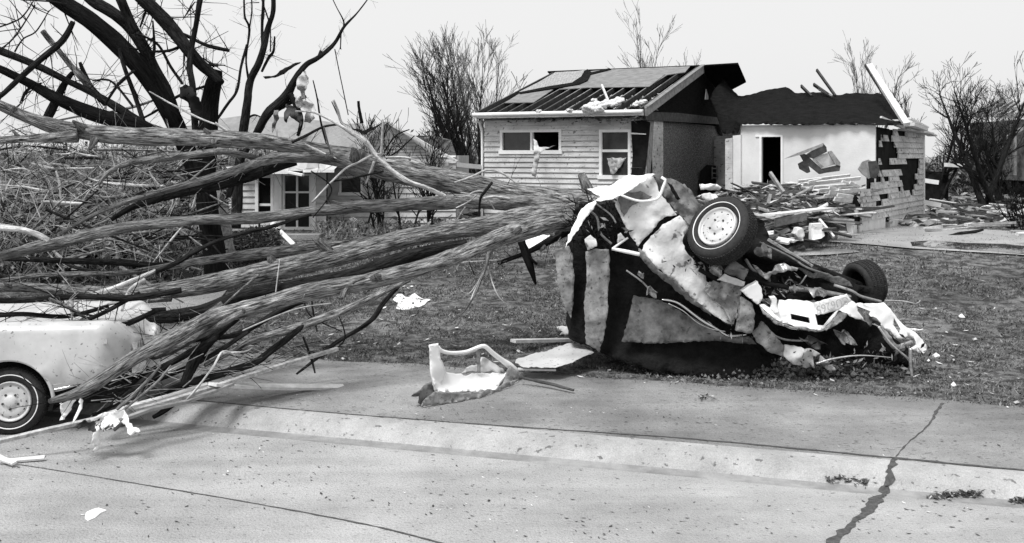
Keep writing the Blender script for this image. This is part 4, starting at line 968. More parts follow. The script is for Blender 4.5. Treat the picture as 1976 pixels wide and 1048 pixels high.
for pts in ([(430,588,16),(380,620,15),(330,642,14),(255,672,12),(225,690,8)],[(400,650,12),(330,662,12),(262,668,10),(200,640,7)],[(300,600,10),(230,628,12),(170,622,9),(90,632,7)],[(210,590,8),(130,610,9),(40,606,10),(-40,612,10)],[(270,565,9),(190,608,9),(120,628,7)],[(350,560,12),(250,575,13),(150,572,12),(40,580,12),(-60,578,12)],[(200,640,6),(150,604,7),(95,576,5)],[(260,700,10),(330,676,14),(400,640,14),(470,600,12)],[(250,735,8),(330,700,12),(420,650,12)],[(210,770,8),(300,735,10),(400,690,10),(480,640,8)]):
    add(fb, g2, L4(pts, 11.2, 10.7), R.choice(('barkd','barkd','barks')))
add(fb, g2, L4([(320,600,16),(250,605,16),(180,600,14),(110,600,12)], 12.3, 12.0), 'barkd')
add(fb, g2, L4([(457,612,14),(430,632,20),(400,660,23),(375,695,24),(362,725,20),(345,765,14),(320,790,12),(296,805,8)], 11.2, 10.4), 'barkd')
add(fb, g2, L4([(790,540,10),(745,560,13),(700,583,15),(629,612,17),(558,637,16),(486,657,14),(443,680,12),(395,705,8)], 12.2, 10.9), 'bark')
add(fb, g2, L4([(776,545,8),(740,584,10),(723,610,10),(700,630,9),(647,662,8),(600,700,6),(572,722,4)], 12.3, 11.8), 'barkd')
add(fb, g2, L4([(600,615,8),(563,646,12),(525,675,13),(486,702,14),(400,729,16),(330,750,13),(250,790,8),(200,806,6)], 11.6, 10.2), 'barkd')
add(fb, g2, L4([(660,555,12),(560,590,12),(470,640,12),(400,660,8),(300,720,14),(220,780,10),(180,800,7)], 12.2, 10.1), 'barkd')
add(fb, g2, L4([(740,458,12),(660,470,16),(580,480,20),(500,490,20),(400,502,16),(300,518,12),(234,527,10),(84,531,10),(10,541,9),(-60,548,8)], 13.6, 12.8), 'bark')
add(fb, g2, L4([(380,508,8),(300,512,12),(233,507,13),(120,503,11),(27,500,9),(-30,498,8)], 13.3, 13.0), 'barkd')
add(fb, g2, L4([(601,414,5),(520,438,7),(434,460,8),(380,484,9),(340,507,10),(300,525,10)], 12.7, 12.2), 'barkd')
add(fb, g2, L4([(300,523,9),(234,549,13),(180,568,13),(117,588,13),(60,612,9),(40,622,5)], 12.2, 11.0), 'bare', name='broken_limb')
add(fb, g2, L4([(138,574,9),(139,600,7),(138,626,4)], 11.1, 11.0), 'bare', name='broken_limb')
add(fb, g2, L4([(280,540,9),(250,560,7),(235,600,5)], 11.9, 11.7), 'twigl', name='twig')
add(fb, g2, L4([(455,688,4),(430,679,6),(410,710,6),(380,750,6),(357,775,5)], 10.6, 10.2), 'bare', name='broken_limb')
add(fb, g2, L4([(487,671,3),(470,678,4),(430,681,6)], 10.8, 10.6), 'bare', name='broken_limb')
for pts, mt_, Ya in [([(973,445,14),(955,470,14),(943,492,10),(938,512,7),(928,540,5),(915,570,4),(896,600,3),(870,622,2)],'barks',12.6),([(942,514,3),(950,545,4),(962,572,3),(983,592,2)],'bare',12.6),([(930,530,3),(916,560,4),(908,580,3)],'bare',12.6),([(925,540,2),(906,565,3),(890,562,2)],'bare',12.6),
    ([(905,505,2),(915,530,3)],'barkd',12.7),([(1000,452,12),(1015,490,18),(1025,520,14),(1034,549,4)],'barkb',12.9),([(1008,455,8),(1018,490,6),(1036,510,5)],'barkb',12.9),([(600,560,3),(604,600,4),(612,640,3)],'barkd',11.7),([(585,575,3),(600,610,3),(660,640,2)],'barkd',11.7),([(640,585,2),(560,600,3),(430,655,3)],'twigl',11.6),
    ([(650,600,2),(665,655,3),(620,690,2)],'barkd',11.8),([(585,650,4),(600,690,5),(608,720,3)],'barkd',11.5),([(420,600,4),(470,555,5),(500,530,4)],'barks',12.0),([(330,705,3),(300,740,5),(240,790,5),(200,825,3)],'twigg',10.0),([(260,715,5),(330,650,8),(400,612,4)],'barks',10.8),([(310,705,4),(270,750,8),(225,790,6)],'barks',9.9),([(540,500,2),(535,540,3),(530,580,2)],'twigl',12.3)]:
    add(fb, g2, L4(pts, Ya, Ya-.15), mt_, name='twig')
for pts in ([(1030,425),(1040,420),(1056,424),(1064,432),(1060,440),(1046,432),(1036,434)],):
    sheet('stripped_patch', [(x, y, 12.72) for x, y in pts], M['bare'], fb, thick=.02, crumple=.02, grid=4)
for (x, y, Y_, r_) in ((438,606,11.62,.05),(460,598,11.75,.06),(380,628,11.1,.05),(600,566,12.1,.04)):
    mb = MB(); c = P(x, y, Y_); mb.tube([c-Vector((r_*1.6,0,-r_*.3)), c+Vector((0,0,.0)), c+Vector((r_*1.6,0,r_*.4))], [r_*.4, r_, r_*.4], 10, .4); mb.build('stripped_patch', M['bare'], fb, smooth=True)
knots(fb, g2[:3], 18)
side_twigs(fb, g2[:12], 130, 'barkd', (.12,.5)); side_twigs(fb, g2[:12], 80, 'twigl', (.08,.35))

# broken standing tree, top left
bt = empty('broken_tree', gb(405,17), 'dark broken standing tree at the left, heavy limbs leaning out of the frame', 'tree')
g3 = []
YS = 16.5
for pts, mt_ in [([(420,540,46),(412,480,42),(400,400,40),(398,320,36),(402,250,36),(405,200,34),(412,160,32),(418,135,22)],'barkb'),
    ([(60,-40,30),(126,8,32),(176,41,34),(220,79,36),(268,128,36),(299,170,34),(325,212,34),(350,262,34),(380,340,32),(400,420,30)],'barkb'),
    ([(140,-40,22),(180,2,22),(222,28,24),(252,54,24),(277,90,22),(299,135,22),(318,172,24),(335,215,22),(350,260,20)],'barkd'),
    ([(215,-40,16),(233,0,18),(248,34,18),(262,62,18)],'barkd'),
    ([(235,-40,24),(276,-2,26),(330,54,26),(360,92,24),(385,122,22),(408,142,20),(428,160,12)],'barkd'),
    ([(395,-40,10),(386,0,11),(378,50,10),(370,90,11),(366,130,12),(372,170,12),(378,260,14)],'barkd'),
    ([(-60,72,16),(0,98,15),(63,123,14),(132,157,12),(176,178,13),(220,204,16),(274,240,20),(330,270,20)],'barkd'),
    ([(-60,105,12),(0,133,14),(63,164,18),(110,190,22),(176,218,28),(270,246,28),(340,270,24)],'barkb'),
    ([(141,42,10),(128,68,12),(110,89,12),(63,128,12),(20,168,10),(0,186,9),(-50,225,8)],'barkd'),
    ([(86,238,16),(98,215,17),(112,185,15),(128,156,12),(140,140,8)],'barkd'),
    ([(82,60,10),(98,80,11),(112,96,10),(135,125,11),(157,148,15),(180,178,12)],'barks'),
    ([(154,120,6),(164,145,10),(178,172,12),(205,200,14)],'barkd'),
    ([(443,98,6),(420,93,8),(395,86,7),(362,70,7),(345,62,4)],'barkd'),([(360,82,6),(330,97,6),(290,99,5),(250,92,3)],'barkd'),
    ([(295,40,3),(298,90,6),(294,122,5)],'barkd'),([(245,60,3),(300,82,5),(330,130,6),(352,162,5)],'barkd'),([(230,95,6),(240,130,8),(262,190,9),(280,245,9)],'barkd'),
    ([(260,136,5),(232,158,6),(206,196,5)],'barkd'),([(178,156,3),(208,154,4),(230,172,5),(256,205,5)],'barkd'),([(262,235,4),(300,215,5),(345,185,6),(400,165,5)],'barkd'),([(420,128,3),(412,126,6),(396,124,3)],'barkd'),
    ([(100,235,4),(150,225,4),(200,219,5),(262,205,6),(300,192,4)],'twigg'),([(40,200,5),(52,175,6),(80,160,3)],'barkd'),([(66,0,2),(40,35,3),(0,52,3)],'barkd'),([(68,10,2),(40,55,3),(20,80,3),(0,95,2)],'barkd'),([(95,20,2),(70,60,3),(45,75,3),(28,100,3)],'barkd'),
    ([(40,0,2),(100,3,4),(126,10,5)],'barkd'),([(300,0,2),(282,22,4),(270,52,3)],'barkd'),([(352,39,1),(366,18,4),(376,4,2)],'barkd'),([(392,112,3),(410,124,4),(435,126,2)],'barkd'),([(356,100,5),(354,130,2)],'barkd')]:
    n_ = len(pts); Ya = YS+R.uniform(-.5,.5); p4 = [(x, y, Ya+R.uniform(-.12,.12)*(i % 2), w_) for i, (x, y, w_) in enumerate(pts)]
    g3.append(p4); limb(p4, mt_, bt, 'trunk' if len(g3) == 1 else 'limb', rough=.1)
side_twigs(bt, g3, 300, 'barkd', (.15,.8), (.004,.012))
sheet('bark_flap', [(344,170,16.1),(356,163,16.0),(374,170,16.0),(386,186,16.0),(390,205,16.0),(384,230,16.0),(374,240,16.1),(370,215,16.0),(356,200,16.1),(346,190,16.1)], M['barkd'], bt, thick=.04, crumple=.15, grid=8)
tr2 = empty('bare_tree', gb(468,22), 'slim dark forked tree standing left of centre against the sky', 'tree')
g4 = []
for pts, mt_ in [([(455,440,20),(460,350,19),(469,258,17),(477,200,16),(483,157,15),(498,125,14),(508,95,13),(512,72,12),(520,45,10),(527,20,9),(526,-40,8)],'barkd'),([(507,95,7),(506,50,6),(508,0,5),(505,-40,4)],'barkd'),([(480,155,5),(475,115,4),(481,57,5),(472,30,4),(471,-20,3)],'barkd'),([(481,57,3),(486,20,3),(484,-20,2)],'barkd'),([(420,229,5),(440,200,6),(457,175,6),(465,130,5),(477,86,5)],'barkd'),([(505,138,5),(518,112,6),(528,98,5),(530,70,3)],'barkd'),([(518,38,3),(512,20,3),(505,0,2)],'barkd'),([(478,228,4),(490,222,4),(502,225,2)],'barkd'),([(522,55,2),(522,100,3)],'barkd'),([(505,105,2),(530,108,2)],'barkd'),([(500,5,2),(475,6,1)],'barkd')]:
    p4 = [(x, y, 20+R.uniform(-.1,.1), w_) for x, y, w_ in pts]; g4.append(p4); limb(p4, mt_, tr2, 'trunk' if len(g4) == 1 else 'limb')
side_twigs(tr2, g4, 50, 'barkd', (.1,.5), (.003,.007))
tr3 = empty('broken_tree', gb(470,21), 'leaning dark sapling with torn cloth caught in it left of centre', 'tree')
g5 = []
for pts, mt_ in [([(440,380,12),(465,310,12),(490,266,13),(517,220,18),(549,188,20),(563,165,16),(577,142,12),(592,124,10),(618,109,9),(646,83,7),(664,52,5),(690,24,3),(716,-10,2)],'barkd'),([(614,112,6),(620,98,7)],'barkd'),([(664,52,3),(662,38,3),(650,15,2),(638,-10,2)],'barkd'),([(658,65,3),(657,95,2)],'barkd'),([(646,95,2),(655,140,2),(672,222,2)],'barkd'),([(560,180,10),(572,205,12),(582,230,8),(575,262,6)],'barkd'),([(576,200,8),(560,190,6)],'barkd'),([(530,215,8),(555,200,10),(590,186,6)],'barkd'),([(604,155,2),(612,190,3),(620,240,4),(634,290,4)],'barkd')]:
    p4 = [(x, y, 19+R.uniform(-.08,.08), w_) for x, y, w_ in pts]; g5.append(p4); limb(p4, mt_, tr3, 'trunk' if len(g5) == 1 else 'limb', rough=.2)
side_twigs(tr3, g5, 40, 'barkd', (.08,.35), (.003,.007))
tag(sheet('bark_strip', [(508,147,18.7),(512,152,18.7),(530,150,18.7),(548,143,18.7),(565,130,18.7),(582,119,18.7),(570,121,18.7),(545,134,18.7),(528,146,18.7)], M['barkd'], None, thick=.02, crumple=.04, grid=5), 'long dark strip of bark curling from the leaning sapling against the sky', 'bark strip')
for pts, m_, lb in (([(573,152),(582,140),(590,138),(596,150),(592,170),(586,178),(590,195),(580,190),(574,172)],'cloth','grey rag wrapped around the upper fork of the leaning sapling'),([(566,185),(580,188),(600,200),(610,213),(604,216),(608,228),(598,238),(586,236),(592,215),(575,208)],'cloth','pale torn cloth hanging under the fork of the leaning sapling'),([(528,214),(538,212),(540,225),(532,240),(528,254),(524,248),(530,232)],'twigg','narrow grey rag dangling low on the leaning sapling'),([(552,200),(562,203),(578,215),(585,228),(580,245),(572,232),(560,222),(552,238),(550,226)],'woodd','black ragged scrap tangled in the leaning sapling')):
    tag(sheet('rag', [(x, y, 18.75+R.uniform(-.1,.1)) for x, y in pts], M[m_], None, thick=.012, crumple=.12, grid=5, freq=7), lb, 'rag')
# stump and stuff seen between the limbs
o = empty('tree_stump', gb(432,18.5), 'pale grey shattered stump standing under the middle fallen limb', 'stump')
mb = MB(); 
mb.tube([P(432,505,18.3), P(430,470,18.3), P(430,435,18.3), P(428,402,18.3)], [.24,.17,.13,.10], 14, .35); mb.build('trunk', M['twigg'], o, smooth=True)
mb = MB(); mb.tube([P(410,505,18.1), P(412,440,18.1), P(418,385,18.1), P(425,360,18.1)], [.03,.05,.045,.02], 8, .3); mb.build('splinter', M['bare'], o, smooth=True)
g6 = []
# white and grey loose branches in the yard on the left
pale = [([(0,357,4),(40,360,6),(84,367,7)],14.5),([(80,389,7),(110,391,9),(162,393,6)],14.2),([(148,330,3),(170,343,4),(200,352,6),(250,357,7),(318,359,4)],14.0),([(115,325,3),(150,325,7),(182,324,3)],14.3),([(286,325,3),(294,342,5),(308,358,3)],13.9),([(60,315,3),(85,322,8),(105,325,3)],14.6),([(85,310,2),(98,322,5)],14.6),([(0,330,3),(40,325,4),(62,332,4)],14.8),([(25,340,2),(18,355,7),(10,370,3)],14.7),([(135,290,3),(160,298,5),(190,302,3)],15),([(105,296,2),(130,297,4),(155,288,4)],15),([(108,330,4),(115,355,6),(117,385,4)],14.6),([(160,388,3),(172,370,5),(184,358,4)],14.4),([(162,500,4),(200,505,6),(240,508,3)],14),([(310,430,2),(330,400,3),(336,375,3)],13.6),([(215,450,2),(250,468,2),(256,465,4),(262,505,3)],14.2),([(295,508,4),(325,470,6),(350,440,5)],15.5),([(100,480,4),(115,495,8),(125,505,3)],15),([(380,360,3),(376,385,5),(370,402,4)],14),([(120,352,2),(140,350,3),(160,352,2)],14.2)]
for pts, Ya in pale:
    log([(x, y, Ya, w_) for x, y, w_ in pts], M['bare'], 'pale stripped branch lodged in the tangle behind the fallen limbs', 'branch', 'broken_branch', 'pale stripped branches in the tangle')
dark = []
for i in range(64):
    x0 = R.uniform(-40,380); y0 = R.uniform(285,520); Ya = R.uniform(13.6,18); L = R.uniform(60,230); an = R.choice((R.gauss(-.55,.25), R.gauss(-.1,.2), R.gauss(.3,.2)))
    x1 = x0+math.cos(an)*L; y1 = y0+math.sin(an)*L; 
    if x1 > 440: x1 = 440
    if y1 < 275: y1 = 275+R.uniform(0,20)
    w_ = R.uniform(3,8)
    log([(x0,y0,Ya,w_),((x0+x1)/2+R.gauss(0,6),(y0+y1)/2+R.gauss(0,6),Ya+R.uniform(-.3,.3),w_*.9),(x1,y1,Ya+R.uniform(-.3,.3),w_*.5)], M[R.choice(('barkd','barkd','bark','twigg'))], 'dark crooked branch lodged in the tangle behind the fallen limbs', 'branch', 'broken_branch', 'dark branches in the tangle')
mb = MB()
for i in range(750):
    px = R.uniform(-60,350); py = 290+200*R.random()**1.2; Ya = R.uniform(12.9,19)
    grow(mb, P(px,py,Ya), Vector((R.gauss(0,1), R.gauss(0,.4), R.gauss(.3,.7))), R.uniform(.15,.7), R.uniform(.003,.009), 1, .5, 0, 3, 2, .002, 3)
for i in range(500):
    px = R.uniform(150,640); py = R.uniform(620,790)
    if py < 660+(640-px)*.0 and px < 420: continue
    if py > 800-(px-150)*.22: continue
    if R.random() < .4: continue
    Ya = max(10.0, min(12.6, (H-.3)*F/(py-HY)*R.uniform(.88,.98)))
    grow(mb, P(px,py,Ya), Vector((R.choice((-1,1)), R.gauss(0,.3), R.gauss(.25,.35))), R.uniform(.12,.5), R.uniform(.003,.008), 1, .45, 0, 3, 2, .002, 3)
for k_ in range(len(mb.mi)): mb.mi[k_] = (k_//60) % 3
tag(mb.build('twigs', [M['barkd'], M['twigg'], M['twigl']]), 'mass of fine broken twigs caught between the fallen limbs', 'twigs', kind='stuff')
# the long boards across the foreground at left
def plank(pts, wd_, th, mt, label, name='long_plank', cat='plank', group=None):
    mb = MB(); q = [P(*p) for p in pts]
    pp, rr = catmull(q, [wd_]*len(q), .2)
    for i in range(len(pp)-1):
        pass
    for i, p in enumerate(pp):
        t = (pp[min(i+1,len(pp)-1)]-pp[max(0,i-1)]).normalized(); x = t.cross(Vector((0,-.35,1))).normalized(); z = x.cross(t)
        n0 = len(mb.v); x = x*wd_/2; z = z*th/2; mb.v += [p-x-z, p+x-z, p+x+z, p-x+z]
        if i:
            for k in range(4): mb.face((n0-4+k, n0-4+(k+1) % 4, n0+(k+1) % 4, n0+k))
    mb.face((3,2,1,0)); n0 = len(mb.v); mb.face((n0-4,n0-3,n0-2,n0-1))
    return tag(mb.build(name, mt), label, cat, group)
plank([(652,673,11.6),(560,700,11.2),(472,727,10.8),(343,769,10.3),(237,797,10.0),(120,823,9.7),(0,851,9.5),(-50,862,9.4)], .04, .035, M['twigl'], 'long pale plank bowed across the fallen limbs down to the left car wheel')
plank([(410,742,10.5),(500,746,11.2),(664,747,11.8)], .10, .03, M['woodl'], 'long straight pale plank lying flat on the pavement under the tree')
plank([(190,806,10.1),(260,782,10.3),(330,764,10.5),(400,742,10.7)], .05, .03, M['woodl'], 'thin pale lath tucked behind the long bowed plank')
plank([(230,812,9.6),(290,790,9.9),(360,775,10.2),(450,740,10.7)], .04, .03, M['woodm'], 'thin grey lath lying under the long bowed plank')
plank([(0,891,9.4),(40,887,9.45),(86,883,9.5)], .05, .02, M['woodl'], 'short white lath lying on the road at the left edge')
plank([(-20,872,9.5),(5,886,9.4),(28,894,9.3)], .05, .02, M['woodl'], 'white stick crossing the short lath at the left edge')
for pts, lb in (([(185,805),(193,803),(195,830),(192,862),(186,870),(181,866),(186,840)],'white paper strip hanging down from the long plank onto the road'),([(118,775),(132,772),(140,780),(130,800),(120,815),(112,814),(116,795)],'white rag snagged on the plank beside the left car wheel'),([(150,774),(156,772),(157,790),(150,806),(147,800)],'small white rag scrap hanging beside the larger rag near the wheel'),([(175,806),(200,798),(225,800),(245,812),(275,826),(270,830),(245,828),(230,818),(215,828),(195,820),(180,815)],'crumpled white paper strewn under the end of the long plank'),([(210,830),(180,826),(150,830),(140,826),(160,812),(190,812),(235,820),(240,828)],'dark crumpled scrap lying beneath the crumpled white paper')):
    tag(sheet('rag', [(x, y, 9.55) for x, y in pts], M['woodd' if lb.startswith('dark') else 'clothw'], None, thick=.008, crumple=.10, grid=4, freq=9), lb, 'rag')
def flat(name, pts, z, mt, label, cat, h=.012, crumple=.02):
    mb = MB(); q = []
    for x, y in pts: q.append(hitg(x, y))
    z = 0; c = sum(q, Vector())/len(q); n0 = len(q)
    for i, p in enumerate(q): mb.v.append(p+Vector((0,0,z+.004+R.uniform(0,crumple))))
    mb.v.append(c+Vector((0,0,z+h+crumple)))
    for i, p in enumerate(q): mb.v.append(p+Vector((0,0,z+.001)))
    for i in range(n0): mb.face((n0, (i+1) % n0, i)); mb.face((i, (i+1) % n0, n0+1+(i+1) % n0, n0+1+i))
    mb.face(tuple(n0+1+i for i in range(n0)))
    return tag(mb.build(name, mt), label, cat)
flat('paper_scrap', [(164,1002),(166,994),(180,988),(190,984),(206,986),(194,992),(184,1000),(170,1006)], .0, M['clothw'], 'small white paper scrap lying alone on the lower left of the road', 'paper')

# ------------------------------------------------------------------ wheels
def lathe(prof, c, ax, seg=48, name='x', mt=None, parent=None, arc=None):
    ax = Vector(ax).normalized(); x = ax.cross(Vector((0,0,1))).normalized(); y = ax.cross(x); mb = MB(); c = Vector(c); m_ = len(prof)
    for k in range(seg):
        a = 2*math.pi*k/seg; d = x*math.cos(a)+y*math.sin(a)
        for r_, h_ in prof: mb.v.append(c+d*r_+ax*h_)
    for k in range(seg):
        k2 = (k+1) % seg
        for j in range(m_-1): mb.face((k*m_+j, k*m_+j+1, k2*m_+j+1, k2*m_+j))
    return mb.build(name, mt, parent, smooth=True)
def wheel(root, c, ax, Rt, wd_=.2, hub=True, ww=(.66,.72)):
    wh = empty('wheel', (0,0,0)); wh.parent = root; wh.location = parent_world(root).inverted() @ Vector(c); h = wd_/2
    lathe([(Rt*.60,h*.55),(Rt*.66,h*.95),(Rt*.80,h*1.05),(Rt*.92,h*.98),(Rt*.98,h*.72),(Rt,h*.3),(Rt,-h*.3),(Rt*.98,-h*.72),(Rt*.92,-h*.98),(Rt*.8,-h*1.05),(Rt*.60,-h*.6),(Rt*.60,h*.55)], c, ax, 56, 'tyre', M['rubber'], wh)
    axn = Vector(ax).normalized(); x = axn.cross(Vector((0,0,1))).normalized(); y = axn.cross(x); mb = MB()
    for k in range(72):
        a = 2*math.pi*k/72; d = x*math.cos(a)+y*math.sin(a); t_ = y*math.cos(a)-x*math.sin(a)
        for j in (-.6,-.2,.2,.6):
            mb.box(Vector(c)+d*(Rt*(1.0 if abs(j) < .5 else .987)+.001)+axn*h*j+t_*(.004 if j > 0 else -.004), 1, 1, 1, M=Matrix((t_*Rt*.055, axn*h*.26, d*.012)).transposed())
    mb.build('tread', M['tread'], wh)
    if hub:
        lathe([(Rt*ww[0],h*.97),(Rt*ww[0],h*1.0+.006),(Rt*ww[1],h*1.03+.006),(Rt*ww[1],h*1.0)], c, ax, 56, 'whitewall', M['trim'], wh)
        lathe([(Rt*.60,h*.5),(Rt*.60,h*.98),(Rt*.57,h*1.0),(Rt*.545,h*.86),(Rt*.50,h*.70),(Rt*.48,h*.78),(Rt*.42,h*.86),(Rt*.30,h*.84),(Rt*.20,h*.80),(Rt*.17,h*.95),(Rt*.12,h*1.04),(.001,h*1.06)], c, ax, 56, 'rim', M['paint'], wh)
        mb = MB()
        for k in range(5):
            a = 2*math.pi*k/5+.3; d = x*math.cos(a)+y*math.sin(a); mb.tube([Vector(c)+d*Rt*.235+axn*h*.8, Vector(c)+d*Rt*.235+axn*h*.93], [.012,.012], 6, smooth=False)
        for k in range(12):
            a = 2*math.pi*k/12; d = x*math.cos(a)+y*math.sin(a); mb.tube([Vector(c)+d*Rt*.45+axn*h*.80, Vector(c)+d*Rt*.45+axn*h*.835], [.011,.011], 6, smooth=False)
        mb.build('lug_nuts', M['woodd'], wh)
    else:
        lathe([(Rt*.60,h*.5),(Rt*.56,h*.3),(Rt*.4,h*.0),(.001,h*.1)], c, ax, 40, 'rim', M['under'], wh)
    return wh

# ------------------------------------------------------------------ parked car at the left
PC = P(28, 787, 10.45); PC.z = .335
car = empty('parked_car', (PC.x, PC.y, 0), 'white sedan at the left edge with its rear buried under fallen limbs', 'car')
ca = math.radians(186)            # heading of the nose: to the left and slightly away
fwd = Vector((math.cos(ca), math.sin(ca), 0)); rgt = Vector((-fwd.y, fwd.x, 0)); rgt = rgt if rgt.y > 0 else -rgt   # rgt points away from the camera
REAR, FRONT, HW = -1.17, 3.95, .93
def cpt(l, w_, z): return Vector((PC.x, PC.y-.14, 0))+fwd*l+rgt*(w_+.0)+Vector((0,0,z))
def sillz(l):
    z = .42 + (.22*sm((-.35-l)/.8) if l < -.35 else 0) + (.1*sm((l-3.3)/.5) if l > 3.3 else 0)
    for c_ in (0, 2.85):
        if abs(l-c_) < .42: z = max(z, .335+math.sqrt(max(0, .43**2-(l-c_)**2)))
    return z
mb = MB(); st = [REAR+i*(FRONT-REAR)/150 for i in range(151)]; K = 15
def prof(l):
    sz = sillz(l); e = sm((l-REAR)/.32)*.6+.4*sm((l-REAR)/.1); ef = sm((FRONT-l)/.3); e = min(e, .5+.5*ef)
    top = 1.15-.24*(1-sm((l-REAR)/.28)**.6)-.07*sm((l-2.2)/1.6)
    out = []
    lows = [sz+(top-.10-sz)*t for t in (0,.1,.22,.36,.5,.64,.78,.9,1)]
    for z in lows:
        t = (z-.3)/.8; bul = .06*math.sin(max(0,min(1,t))*math.pi)**.7
        tuck = .03*max(0, (.55-z))*4
        crease = -.018 if .60 < z < .66 else 0
        out.append((.06-bul+tuck+crease+(1-e)*.35, z))
    # shoulder and deck to the centre
    for w_, dz in ((.09,.045),(.15,.07),(.24,.055),(.34,.0),(.55,-.02),(.93,-.015)): out.append((w_+(1-e)*.3*(w_ < .5), top-.10+dz))
    return out
for side in (0, 1):
    b0 = len(mb.v); m_ = len(prof(0))
    for l in st:
        for (w_, z) in prof(l):
            ww_ = min(w_, .88); ww_ = ww_ if not side else 1.76-ww_
            mb.v.append(cpt(l, ww_, z))
    for i in range(len(st)-1):
        for j in range(m_-1):
            q = (b0+i*m_+j, b0+i*m_+j+1, b0+(i+1)*m_+j+1, b0+(i+1)*m_+j); mb.face(q if side else tuple(reversed(q)))
    for i_ in (0, len(st)-1):
        q = [b0+i_*m_+j for j in range(m_)]; 
        c_ = len(mb.v); mb.v.append(cpt(st[i_], .93, sillz(st[i_])))
        mb.face((q+[c_]) if (side == 0) == (i_ == 0) else list(reversed(q+[c_])))
mb.build('body', M['paint'], car, smooth=True)
# inner dark tub
mb = MB(); c_ = cpt(1.4,.93,.55); mb.box(c_, 4.9, 1.5, .55, ca); mb.build('underbody', M['under'], car)
mb = MB()       # cabin
CB = 1.0
def ring(l0, l1, z, ins): return [cpt(l0, .12+ins, z), cpt(l1, .12+ins, z), cpt(l1, 1.74-ins, z), cpt(l0, 1.74-ins, z)]
lo_ = ring(1.3, 3.0, 1.10, 0.0); hi_ = ring(1.75, 2.5, 1.44, .14)
mb.v = lo_+hi_; 
for i in range(4): mb.face((i, (i+1) % 4, 4+(i+1) % 4, 4+i))
mb.build('window_glass', M['glass'], car)
mb = MB(); mb.hexa(ring(1.7,2.55,1.43,.12)+ring(1.85,2.4,1.49,.22)); mb.build('roof', M['paint'], car)
for (l0, l1) in ((1.3,1.75),(3.0,2.5),(2.15,2.13)):
    for s_ in (0, 1):
        mb = MB(); mb.bar(cpt(l0, .11 if not s_ else 1.75, 1.08), cpt(l1, .25 if not s_ else 1.61, 1.45), .1, .07, fwd); mb.build('pillar', M['paint'], car)
mb = MB(); arc = [cpt(.43*math.cos(a), .035-.012, .335+.43*math.sin(a)) for a in [math.pi*i/24 for i in range(-1, 25)]]; mb.tube(arc, [.02]*len(arc), 8, smooth=False); mb.build('wheel_arch', M['paint'], car, smooth=True)
mb = MB(); arc = [cpt(.40*math.cos(a), .12, .335+.40*math.sin(a)) for a in [math.pi*i/20 for i in range(-2, 23)]]
for i in range(len(arc)-1): mb.quad(arc[i], arc[i+1], arc[i+1]+rgt*.4, arc[i]+rgt*.4)
mb.build('wheel_well', M['under'], car)
mb = MB(); pts_ = [cpt(-.42, .03, .50), cpt(-.6, .03, .535), cpt(-.85, .05, .60), cpt(-1.1, .16, .67)]; mb.tube(pts_, [.014]*4, 6); pts_ = [p-Vector((0,0,.05)) for p in pts_]; mb.tube(pts_, [.01]*4, 6); mb.build('trim_strip', M['chrome'], car, smooth=True)
mb = MB(); mb.bar(cpt(-1.19, .3, .62), cpt(-1.19, 1.56, .62), .14, .14); mb.build('bumper', M['chrome'], car)
mb = MB(); mb.bar(cpt(-1.16, .30, .87), cpt(-1.18, .30, .80), .05, .08); mb.build('tail_lamp', M['chrome'], car)
mb = MB(); mb.box(cpt(-.93, .03, .93), .035, .02, .05, ca); mb.build('side_marker', M['chrome'], car)
for l in (0, 2.85):
    wheel(car, cpt(l, .15, .335), -rgt, .335, .19, True, (.79,.82)); wheel(car, cpt(l, 1.70, .335), rgt, .335, .19)

# ------------------------------------------------------------------ overturned wreck
wk = empty('wrecked_car', (1.9, 12.6, .22), 'crushed white car lying overturned on the lawn with one wheel in the air', 'wrecked car')
def S(name, pts, mt, **k): return sheet(name, pts, M[mt], wk, **k)
S('roof_panel', [(1200,660,12.25),(1212,618,12.3),(1216,600,12.3),(1223,570,12.35),(1277,580,12.3),(1330,610,12.15),(1403,649,12.0),(1445,648,12.0),(1460,664,12.0),(1384,656,12.1),(1307,660,12.15),(1254,665,12.2)], 'grey', thick=.03, crumple=.03, grid=8, freq=2)
S('cabin_and_ground_shade', [(1120,395,12.9),(1190,392,12.6),(1240,486,12.5),(1300,540,12.5),(1400,625,12.4),(1440,640,12.4),(1500,690,12.3),(1512,722,12.15),(1440,732,12.1),(1340,728,12.15),(1240,712,12.2),(1180,690,12.35),(1150,676,12.6),(1102,655,12.7),(1106,560,12.8),(1103,470,12.9)], 'under', thick=1.2, crumple=.05, grid=22)  # black cabin hull, its lower part extended to imitate the shadow on the ground
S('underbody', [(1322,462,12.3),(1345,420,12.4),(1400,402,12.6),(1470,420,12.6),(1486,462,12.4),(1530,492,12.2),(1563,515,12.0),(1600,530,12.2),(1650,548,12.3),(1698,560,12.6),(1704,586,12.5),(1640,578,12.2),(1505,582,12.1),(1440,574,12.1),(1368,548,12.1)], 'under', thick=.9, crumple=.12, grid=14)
S('lower_body', [(1440,575,12.3),(1500,600,12.2),(1560,625,12.2),(1640,600,12.3),(1700,630,12.4),(1750,670,12.5),(1760,705,12.5),(1700,715,12.4),(1560,715,12.4),(1500,712,12.4),(1445,660,12.3)], 'under', thick=.8, crumple=.08, grid=16)
